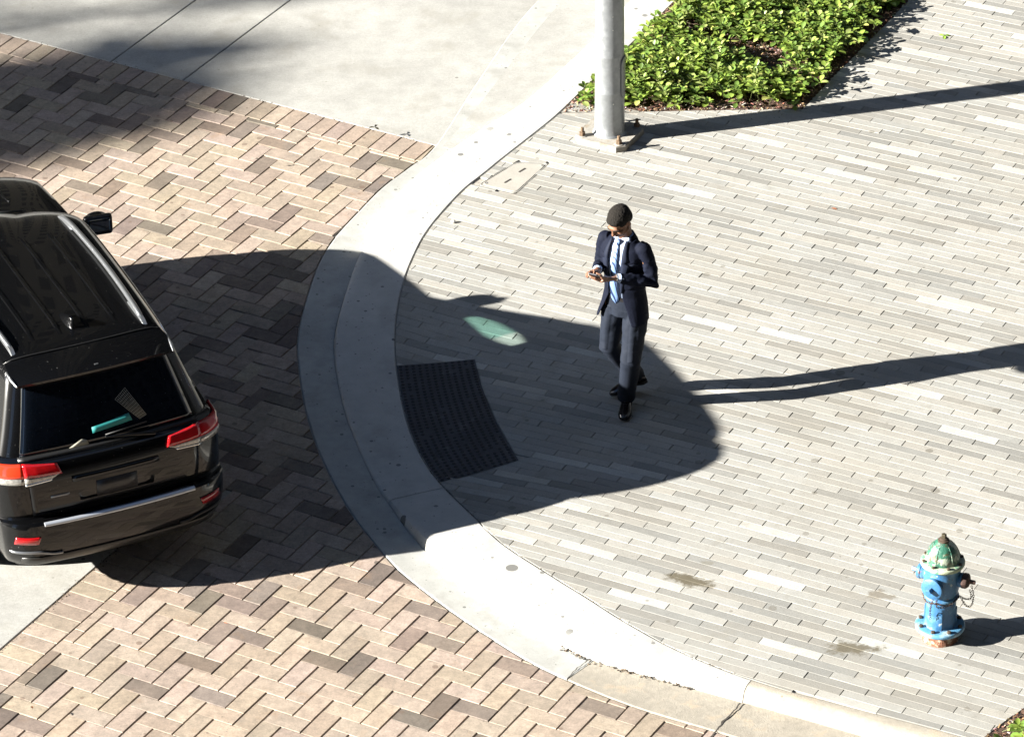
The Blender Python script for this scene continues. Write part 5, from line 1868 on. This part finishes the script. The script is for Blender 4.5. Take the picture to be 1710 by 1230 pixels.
# spoiler over the rear glass
SPL = []
bm = bmesh.new(); rows = []
for k in range(33):
    x = -0.605 + 1.21 * k / 32; e = abs(x) / 0.605
    zt = 1.668 - 0.028 * e ** 2; zr_ = 1.628 - 0.040 * e ** 2.5
    yt = 0.66 + 0.02 * e; yb = 0.315 + 0.085 * e ** 2.2
    w_ = 1 - max(0, (e - .9) / .1) * .35
    top = roofp(x * .955, yt + .05)
    rows.append([bm.verts.new(v_) for v_ in ((x * .97, yt + .06, min(top.z + .002, zt + .004)), (x, yt - .12, zt - 0.002), (x, yb + .05, zr_ + .012), (x, yb, zr_ + .001), (x * .99, yb + .006, zr_ - .020), (x * .97, yb + .10, zr_ - .050 * w_), (x * .95, yt, zt - .075))])
for a, b in zip(rows, rows[1:]):
    for i in range(7): bm.faces.new((a[i], a[(i + 1) % 7], b[(i + 1) % 7], b[i]))
bm.faces.new(rows[0][::-1]); bm.faces.new(rows[-1])
spo = bm_obj('spoiler', bm, M_paint, car, ang=40)
for s in (-1, 1):     # bright corner pieces either side of the spoiler
    bm = bmesh.new()
    tube(bm, [(s * 0.595, 0.395, 1.590), (s * 0.608, 0.47, 1.605), (s * 0.612, 0.56, 1.622)], [0.008, 0.013, 0.009], 8, round_ends=True)
    bm_obj('spoiler_end', bm, M_silver, spo)
bm = bmesh.new(); tube(bm, [roofp(x_, 0.63 + .03 * (x_ / .6) ** 2, 0.004) for x_ in np.linspace(-.60, .60, 20)], 0.006, 6); bm_obj('roof_seam', bm, M_trim, spo)
bm = bmesh.new(); box(bm, (0, 0.355, 1.606), (0.30, 0.02, 0.012), 0, 0.003); bm_obj('high_brake_light', bm, M_redd, spo, smooth=False)
bm = bmesh.new(); box(bm, (0.0, 0.37, 1.640), (0.03, 0.012, 0.008), 0, 0.002); bm_obj('washer_nozzle', bm, M_silver, spo, smooth=False)

# roof: glass panels, seam, ribs, rails, fin
for x in (-0.42, -0.315, -0.105, 0.105, 0.315, 0.42)[1:5]:
    bm = bmesh.new(); rows = []
    for k in range(33):
        y = 0.80 + 1.42 * k / 32; h_ = 0.006 * min(1, k / 3, (32 - k) / 3)
        rows.append([bm.verts.new(roofp(x + dx, y, dz)) for dx, dz in ((-.020, -.001), (-.011, h_), (.011, h_), (.020, -.001))])
    for a, b in zip(rows, rows[1:]):
        for i in range(3): bm.faces.new((a[i], a[i + 1], b[i + 1], b[i]))
    bm_obj('roof_rib', bm, M_paint, car, ang=30)
bm = bmesh.new()
fin = [(1.06, 0.0, .034), (1.00, 0.026, .042), (0.92, 0.066, .040), (0.86, 0.088, .028), (0.835, 0.080, .014), (0.83, 0.0, .024)]
rows = []
for y, h_, w_ in fin:
    b0 = roofp(0.0, y).z - .004
    rows.append([bm.verts.new(v_) for v_ in ((-w_, y, b0), (-w_ * .45, y, b0 + h_ * .7 + .002), (0, y, b0 + h_ + .004), (w_ * .45, y, b0 + h_ * .7 + .002), (w_, y, b0))])
for a, b in zip(rows, rows[1:]):
    for i in range(4): bm.faces.new((a[i], a[i + 1], b[i + 1], b[i]))
bm_obj('antenna_fin', bm, M_paint, car)
for s in (-1, 1):
    bm = bmesh.new(); P_ = []
    for k in range(25):
        t = k / 24; y = 0.74 + 1.72 * t
        x = s * (0.500 + 0.025 * math.sin(t * math.pi)); b0 = roofp(x, y).z
        h_ = 0.020 * min(1, t / .10, (1 - t) / .10) ** .6 if 0 < t < 1 else 0.004
        P_.append(Vector((x, y, b0 + h_)))
    tube(bm, P_, [0.008] + [0.020] * 23 + [0.008], 10, round_ends=True)
    rl = bm_obj('roof_rail', bm, M_silver, car)
    for y0_, y1_ in ((0.70, 1.04), (2.20, 2.50)):
        bm = bmesh.new(); rows = []
        for k in range(9):
            y = y0_ + (y1_ - y0_) * k / 8; x = s * 0.503; b0 = roofp(x, y).z
            e = math.sin(math.pi * k / 8)
            rows.append([bm.verts.new(v_) for v_ in ((x - .020, y, b0 - .004), (x - .014, y, b0 + .026 * e ** .5), (x + .014, y, b0 + .026 * e ** .5), (x + .022, y, b0 - .008))])
        for a, b in zip(rows, rows[1:]):
            for i in range(3): bm.faces.new((a[i], a[i + 1], b[i + 1], b[i]))
        bm_obj('rail_foot', bm, M_silver, rl, ang=40)

# side glass, pillars, bright window line
for s in (-1, 1):
    patch('side_window', quadf([(0.62, 1.165), (1.02, 1.150), (1.10, 1.545), (0.80, 1.545)], lambda y, z: sidep(s, y, z, 0.003)), 8, 8, M_glassb, car, 0.004)
    patch('side_window', quadf([(1.07, 1.150), (1.93, 1.135), (1.93, 1.555), (1.15, 1.545)], lambda y, z: sidep(s, y, z, 0.003)), 14, 8, M_glassb, car, 0.004)
    # front door glass: dark round the clear part, the clear part passes light
    fw = [(2.00, 1.135), (3.20, 1.125), (2.76, 1.50), (2.00, 1.555)]
    inner_ = [(2.46, 1.165), (3.06, 1.165), (2.95, 1.30), (2.52, 1.31)]
    for a, b, c, d in ((fw[0], fw[1], inner_[1], inner_[0]), (fw[1], fw[2], inner_[2], inner_[1]), (fw[2], fw[3], inner_[3], inner_[2]), (fw[3], fw[0], inner_[0], inner_[3])):
        patch('side_window', quadf([a, b, c, d], lambda y, z: sidep(s, y, z, 0.003)), 8, 3, M_glassb, car, 0.004)
    patch('side_window', quadf(inner_, lambda y, z: sidep(s, y, z, 0.003)), 4, 3, M_green_glass, car, 0.0)
    bm = bmesh.new(); P_ = [sidep(s, y, 1.128 - .004 * (y - .6), 0.007) for y in np.linspace(0.62, 3.25, 30)]
    tube(bm, P_, 0.008, 6, round_ends=True); bm_obj('window_trim', bm, M_chrome, car)
    bm = bmesh.new(); P_ = [sidep(s, y, z, 0.006) for y, z in ((0.60, 1.14), (0.66, 1.28), (0.72, 1.42), (0.80, 1.53), (1.0, 1.575), (1.5, 1.59), (2.0, 1.585), (2.5, 1.56), (2.74, 1.51), (3.0, 1.36), (3.25, 1.20))]
    P_ = [p for p in catmull(P_, .05)]
    tube(bm, P_, 0.007, 6); bm_obj('window_trim', bm, M_chrome, car)
    # door seams and handles
    for y in (1.07, 1.98, 3.05):
        bm = bmesh.new(); P_ = [sidep(s, y + .02 * math.sin(z * 5), z, 0.0005) for z in np.linspace(0.42, 1.10, 14)]
        tube(bm, P_, 0.0035, 5); bm_obj('door_seam', bm, M_trim, car)
    for y in (1.32, 2.22):
        bm = bmesh.new(); P_ = [sidep(s, y + t * .19, 0.985, o_) for t, o_ in ((0, .002), (.15, .028), (.85, .028), (1, .002))]
        tube(bm, P_, 0.011, 8, round_ends=True); bm_obj('door_handle', bm, M_paint, car)
    # mirror
    bm = bmesh.new()
    mc_ = Vector((s * 1.030, 3.16, 1.165))
    ell(bm, mc_ + Vector((0, .035, 0)), (0.115, 0.075, 0.080)); box(bm, mc_ + Vector((0, -.010, 0)), (0.225, 0.06, 0.155), R(-8) * s, 0.02)
    tube(bm, [(s * 0.86, 3.17, 1.10), (s * 0.93, 3.17, 1.11), (s * 0.98, 3.165, 1.125)], 0.022, 10)
    mh = bm_obj('side_mirror', fuse(bm, 0.007, 4), M_paint, car)
    bm = bmesh.new(); box(bm, mc_ + Vector((0, -.046, 0.0)), (0.190, 0.008, 0.125), R(-8) * s, 0.02)
    bm_obj('mirror_glass', bm, mat('mirror_glass', (0.55, 0.6, 0.65), 0.02, 1.0), mh, smooth=False)
    bm = bmesh.new(); box(bm, (s * 0.90, 2.30, 0.30), (0.10, 1.9, 0.05), 0, 0.015); bm_obj('side_sill', bm, M_plast, car, smooth=False)
    # wheels
    for y in (0.985, 3.90):
        wr_ = empty('wheel', (0, 0, 0)); wr_.parent = car; wr_.location = (s * 0.815, y, 0.375)
        bm = bmesh.new(); rot = Matrix.Rotation(math.pi / 2, 3, 'Y')
        lathe(bm, [(0.25, -.12), (0.345, -.13), (0.368, -.118), (0.375, -.09), (0.375, .09), (0.368, .118), (0.345, .13), (0.25, .12), (0.24, 0), (0.25, -.12)], 48, (0, 0, 0), rot, caps=False)
        bm_obj('tyre', bm, M_tyre, wr_, ang=40)
        bm = bmesh.new(); lathe(bm, [(0.255, -.10), (0.262, -.115), (0.262, .115), (0.255, .10), (0.235, .085), (0.225, .02), (.05, .03), (.04, .06)], 40, (0, 0, 0), Matrix.Rotation(math.pi / 2 * s, 3, 'Y'))
        for k in range(5):
            a = k * 2 * math.pi / 5
            tube(bm, [(s * .075, .05 * math.cos(a), .05 * math.sin(a)), (s * .085, .14 * math.cos(a), .14 * math.sin(a)), (s * .095, .245 * math.cos(a), .245 * math.sin(a))], [.03, .026, .030], 8)
        bm_obj('rim', bm, M_rimm, wr_, ang=40)

# windscreen, bonnet creases, cowl, wipers, headlights, grille, front plate area
patch('windscreen', lambda u, v: (lambda x, y: roofp(x, y, 0.004))((-0.62 - .12 * (1 - v)) * (1 - 2 * u), 3.60 - 0.74 * v + 0.0 * u - 0.10 * (abs(2 * u - 1)) ** 2), 20, 14, M_green_glass, car, 0.004)
for s in (-1, 1):
    bm = bmesh.new(); P_ = [roofp(s * (0.55 - .05 * t), 3.85 + .75 * t, 0.004) for t in np.linspace(0, 1, 12)]
    tube(bm, P_, 0.012, 6, squash=.5, round_ends=True); bm_obj('bonnet_crease', bm, M_paint, car)
    bm = bmesh.new(); P_ = [roofp(x_, y_, .018) for x_, y_ in ((-.05 + s * .3, 3.72), (s * .3 + .28, 3.60))]
    tube(bm, P_, 0.007, 6); bm_obj('front_wiper', bm, M_trim, car)

    def frontp(x, z, off=0.0):
        h, n_ = cast((x, 8, z), (0, -1, 0))
        return (h if h else Vector((x, 4.6, z))) + Vector((0, off, 0))
    patch('headlight', quadf([(s * .50, .78), (s * .86, .80), (s * .86, .90), (s * .50, .885)], lambda x, z: frontp(x, z, .006)), 12, 4, M_clear, car, .012)
for k in range(7):
    x = -0.36 + .12 * k
    patch('grille_slot', quadf([(x - .042, .72), (x + .042, .72), (x + .042, .87), (x - .042, .87)], lambda x_, z: frontp(x_, z, .008)), 2, 4, M_trim, car, .01)

# rear wiper
bm = bmesh.new(); tube(bm, [rearp(0.33, 1.115, .034), rearp(0.15, 1.140, .036), rearp(-0.02, 1.155, .024)], [0.014, 0.011, 0.008], 8, round_ends=True)
wp = bm_obj('rear_wiper', bm, M_paint, car)
bm = bmesh.new(); tube(bm, [rearp(-0.02, 1.165, .014), rearp(0.30, 1.185, .014)], 0.006, 6); bm_obj('wiper_blade', bm, M_trim, wp)
# marks seen behind and on the rear glass
patch('window_sticker', quadf([(-0.11, 1.190), (0.20, 1.215), (0.18, 1.265), (-0.11, 1.230)], lambda x, z: rearp(x, z, .0075)), 8, 1, M_teal, rg, 0.001)
patch('window_sticker', quadf([(-0.30, 1.128), (-0.15, 1.128), (-0.16, 1.158), (-0.20, 1.170)], lambda x, z: rearp(x, z, .0075)), 3, 1, M_cream, rg, 0.001)
M_mesh = mat('pale_net', (0.26, 0.26, 0.22), 0.7)
bm = bmesh.new()
A_, B_, C_, D_ = (0.10, 1.370), (0.19, 1.425), (0.31, 1.225), (0.255, 1.210)
for k in range(12):
    t = k / 11
    p = [(A_[i] + (D_[i] - A_[i]) * t) for i in (0, 1)]; q = [(B_[i] + (C_[i] - B_[i]) * t) for i in (0, 1)]
    tube(bm, [rearp(*p, .008), rearp(*q, .008)], 0.0016, 4)
for k in range(9):
    t = k / 8
    p = [(A_[i] + (B_[i] - A_[i]) * t) for i in (0, 1)]; q = [(D_[i] + (C_[i] - D_[i]) * t) for i in (0, 1)]
    tube(bm, [rearp(*p, .008), rearp((p[0] + q[0]) / 2, (p[1] + q[1]) / 2, .008), rearp(*q, .008)], 0.0016, 4)
bm_obj('window_net', bm, M_mesh, rg)
# licence lettering is absent in the photograph; a small badge bar at the left of the gate
for x0_, x1_ in ((-0.50, -0.36),):
    patch('badge', quadf([(x0_, .842), (x1_, .842), (x1_, .858), (x0_, .858)], lambda x, z: rearp(x, z, .030)), 4, 1, M_silver, car, .004)
bvh_src.free()

# ------------------------------------------------------------------ unseen buildings, most added to block skylight; some show in the car paint
def facade_mat(name, wall, glass, bw, bh, mort):
    m = bpy.data.materials.new(name); m.use_nodes = True; t = m.node_tree; b = t.nodes['Principled BSDF']
    br = t.nodes.new('ShaderNodeTexBrick'); tc = t.nodes.new('ShaderNodeTexCoord'); cb = t.nodes.new('ShaderNodeSeparateXYZ'); cc = t.nodes.new('ShaderNodeCombineXYZ'); ad = t.nodes.new('ShaderNodeMath')
    t.links.new(tc.outputs['Object'], cb.inputs[0]); t.links.new(cb.outputs[0], ad.inputs[0]); t.links.new(cb.outputs[1], ad.inputs[1])
    t.links.new(ad.outputs[0], cc.inputs[0]); t.links.new(cb.outputs[2], cc.inputs[1]); t.links.new(cc.outputs[0], br.inputs[0])
    br.offset = 0.0; br.inputs['Color1'].default_value = (*glass, 1); br.inputs['Color2'].default_value = (*[g_ * 1.6 for g_ in glass], 1); br.inputs['Mortar'].default_value = (*wall, 1)
    br.inputs['Scale'].default_value = 1.0; br.inputs['Mortar Size'].default_value = mort; br.inputs['Brick Width'].default_value = bw; br.inputs['Row Height'].default_value = bh; br.inputs['Mortar Smooth'].default_value = 0.0
    t.links.new(br.outputs['Color'], b.inputs['Base Color'])
    mr = t.nodes.new('ShaderNodeMapRange'); mr.inputs[3].default_value = 0.25; mr.inputs[4].default_value = 0.9
    t.links.new(br.outputs['Fac'], mr.inputs[0]); t.links.new(mr.outputs[0], b.inputs['Roughness'])
    return m


def building(loc, size, m, label, roof_h=1.2):
    o = empty('unseen_building', loc)
    tag(o, label, 'building')
    bm = bmesh.new(); box(bm, (0, 0, size[2] / 2), size); bm_obj('wall', bm, m, o, smooth=False)
    bm = bmesh.new(); box(bm, (0, 0, size[2] + roof_h / 2), (size[0] + .6, size[1] + .6, roof_h)); bm_obj('parapet', bm, M_ground, o, smooth=False)
    return o


F1 = facade_mat('dark_office_facade', (0.050, 0.053, 0.056), (0.004, 0.005, 0.006), 3.2, 3.6, 0.55)
F2 = facade_mat('sky_blocker_facade', (0.016, 0.020, 0.026), (0.004, 0.006, 0.009), 4.0, 3.4, 0.7)  # near-black walls, so the added towers return little bounce light
building((10, 62, 0), (150, 30, 165), F1, 'long dark office block, unseen, raised to cut skylight beyond the top of the picture')  # height raised to cut skylight; the dark face mirrors in the car
F3 = facade_mat('beige_tower_facade', (0.30, 0.26, 0.19), (0.010, 0.010, 0.010), 1.1, 1.7, 0.32)
building((-7.0, 43.0, 0), (4.2, 6, 70), F3, 'narrow beige tower standing across the street beyond the top of the picture')
building((40, -92, 0), (150, 40, 170), F2, 'unseen dark block added to cut skylight behind the viewpoint')  # this and the next three are added, unseen, to block skylight
building((70, -15, 0), (30, 130, 160), F2, 'unseen tall block added to cut skylight beyond the right edge of the picture')
building((-95, 52, 0), (60, 60, 150), F2, 'unseen tower added to narrow the open sky beyond the upper left corner of the picture')
building((-115, -78, 0), (80, 60, 150), F2, 'unseen tower added to block sky beyond the lower left corner of the picture')

# a street tree far to the left: only its soft shade reaches the corner
M_bark = mat('bark', (0.10, 0.075, 0.05), 0.95, var=[(4, 0.3)], bump=[(12, 1.0)], bdist=0.03)


def big_tree(loc, H_, blobs, label):
    o = empty('street_tree', loc); tag(o, label, 'tree')
    bm = bmesh.new()
    top = Vector((0, 0, H_ * .62))
    tube(bm, [(0, 0, -.1), (0.05, 0.02, H_ * .2), (0, .1, H_ * .42), top], [0.42, .34, .27, .18], 14)
    for c, r_, dn in blobs:
        c = Vector(c); a = Vector((0, 0, H_ * (.38 + .2 * random.random())))
        tube(bm, [a, a.lerp(c, .5) + Vector((0, 0, .3)), c], [.12, .08, .03], 8)
    bm_obj('trunk', bm, M_bark, o)
    l_ = Leaves()
    for c, r_, dn in blobs:
        c = Vector(c)
        for _ in range(int(dn * r_ * r_)):
            d = Vector((random.gauss(0, 1), random.gauss(0, 1), random.gauss(0, 1))).normalized()
            p = c + d * (r_ * random.random() ** .4)
            dd = Vector((random.gauss(0, 1), random.gauss(0, 1), random.gauss(0, .6))).normalized()
            k = random.uniform(.7, 1.3)
            l_.leaf(p, dd, Vector((random.gauss(0, .5), random.gauss(0, .5), 1)).normalized(), .30, .17, (0.07 * k, 0.14 * k, 0.03 * k), .2, .2)
    me = mesh_obj('crown', l_.v, l_.f, M_leaf, o, cols=l_.c, smooth=True)
    return o


def along_sun(px, py, dist):
    g0 = G(px, py); return Vector((g0.x - math.cos(SUN_AZ) * dist, g0.y - math.sin(SUN_AZ) * dist, dist * math.tan(SUN_EL)))


DT = 42.0
base_ = along_sun(-60, 60, DT)
cl = []
for (px, py, r_, dn) in ((60, 215, .62, 560), (120, 175, .55, 560), (190, 165, .40, 520), (10, 150, .60, 520), (-90, 190, .9, 500), (235, 85, .34, 520), (285, 95, .30, 480), (400, -8, .32, 380), (330, -60, .3, 260), (600, -120, .6, 300), (20, 40, .6, 60), (-250, -60, 1.2, 90)):
    c = along_sun(px, py, DT + random.uniform(-2, 2)); cl.append(((c.x - base_.x, c.y - base_.y, c.z), r_, dn))
big_tree((base_.x, base_.y, 0), 22.0, cl, 'tall street tree standing far beyond the left edge, its soft shade on the crossing')
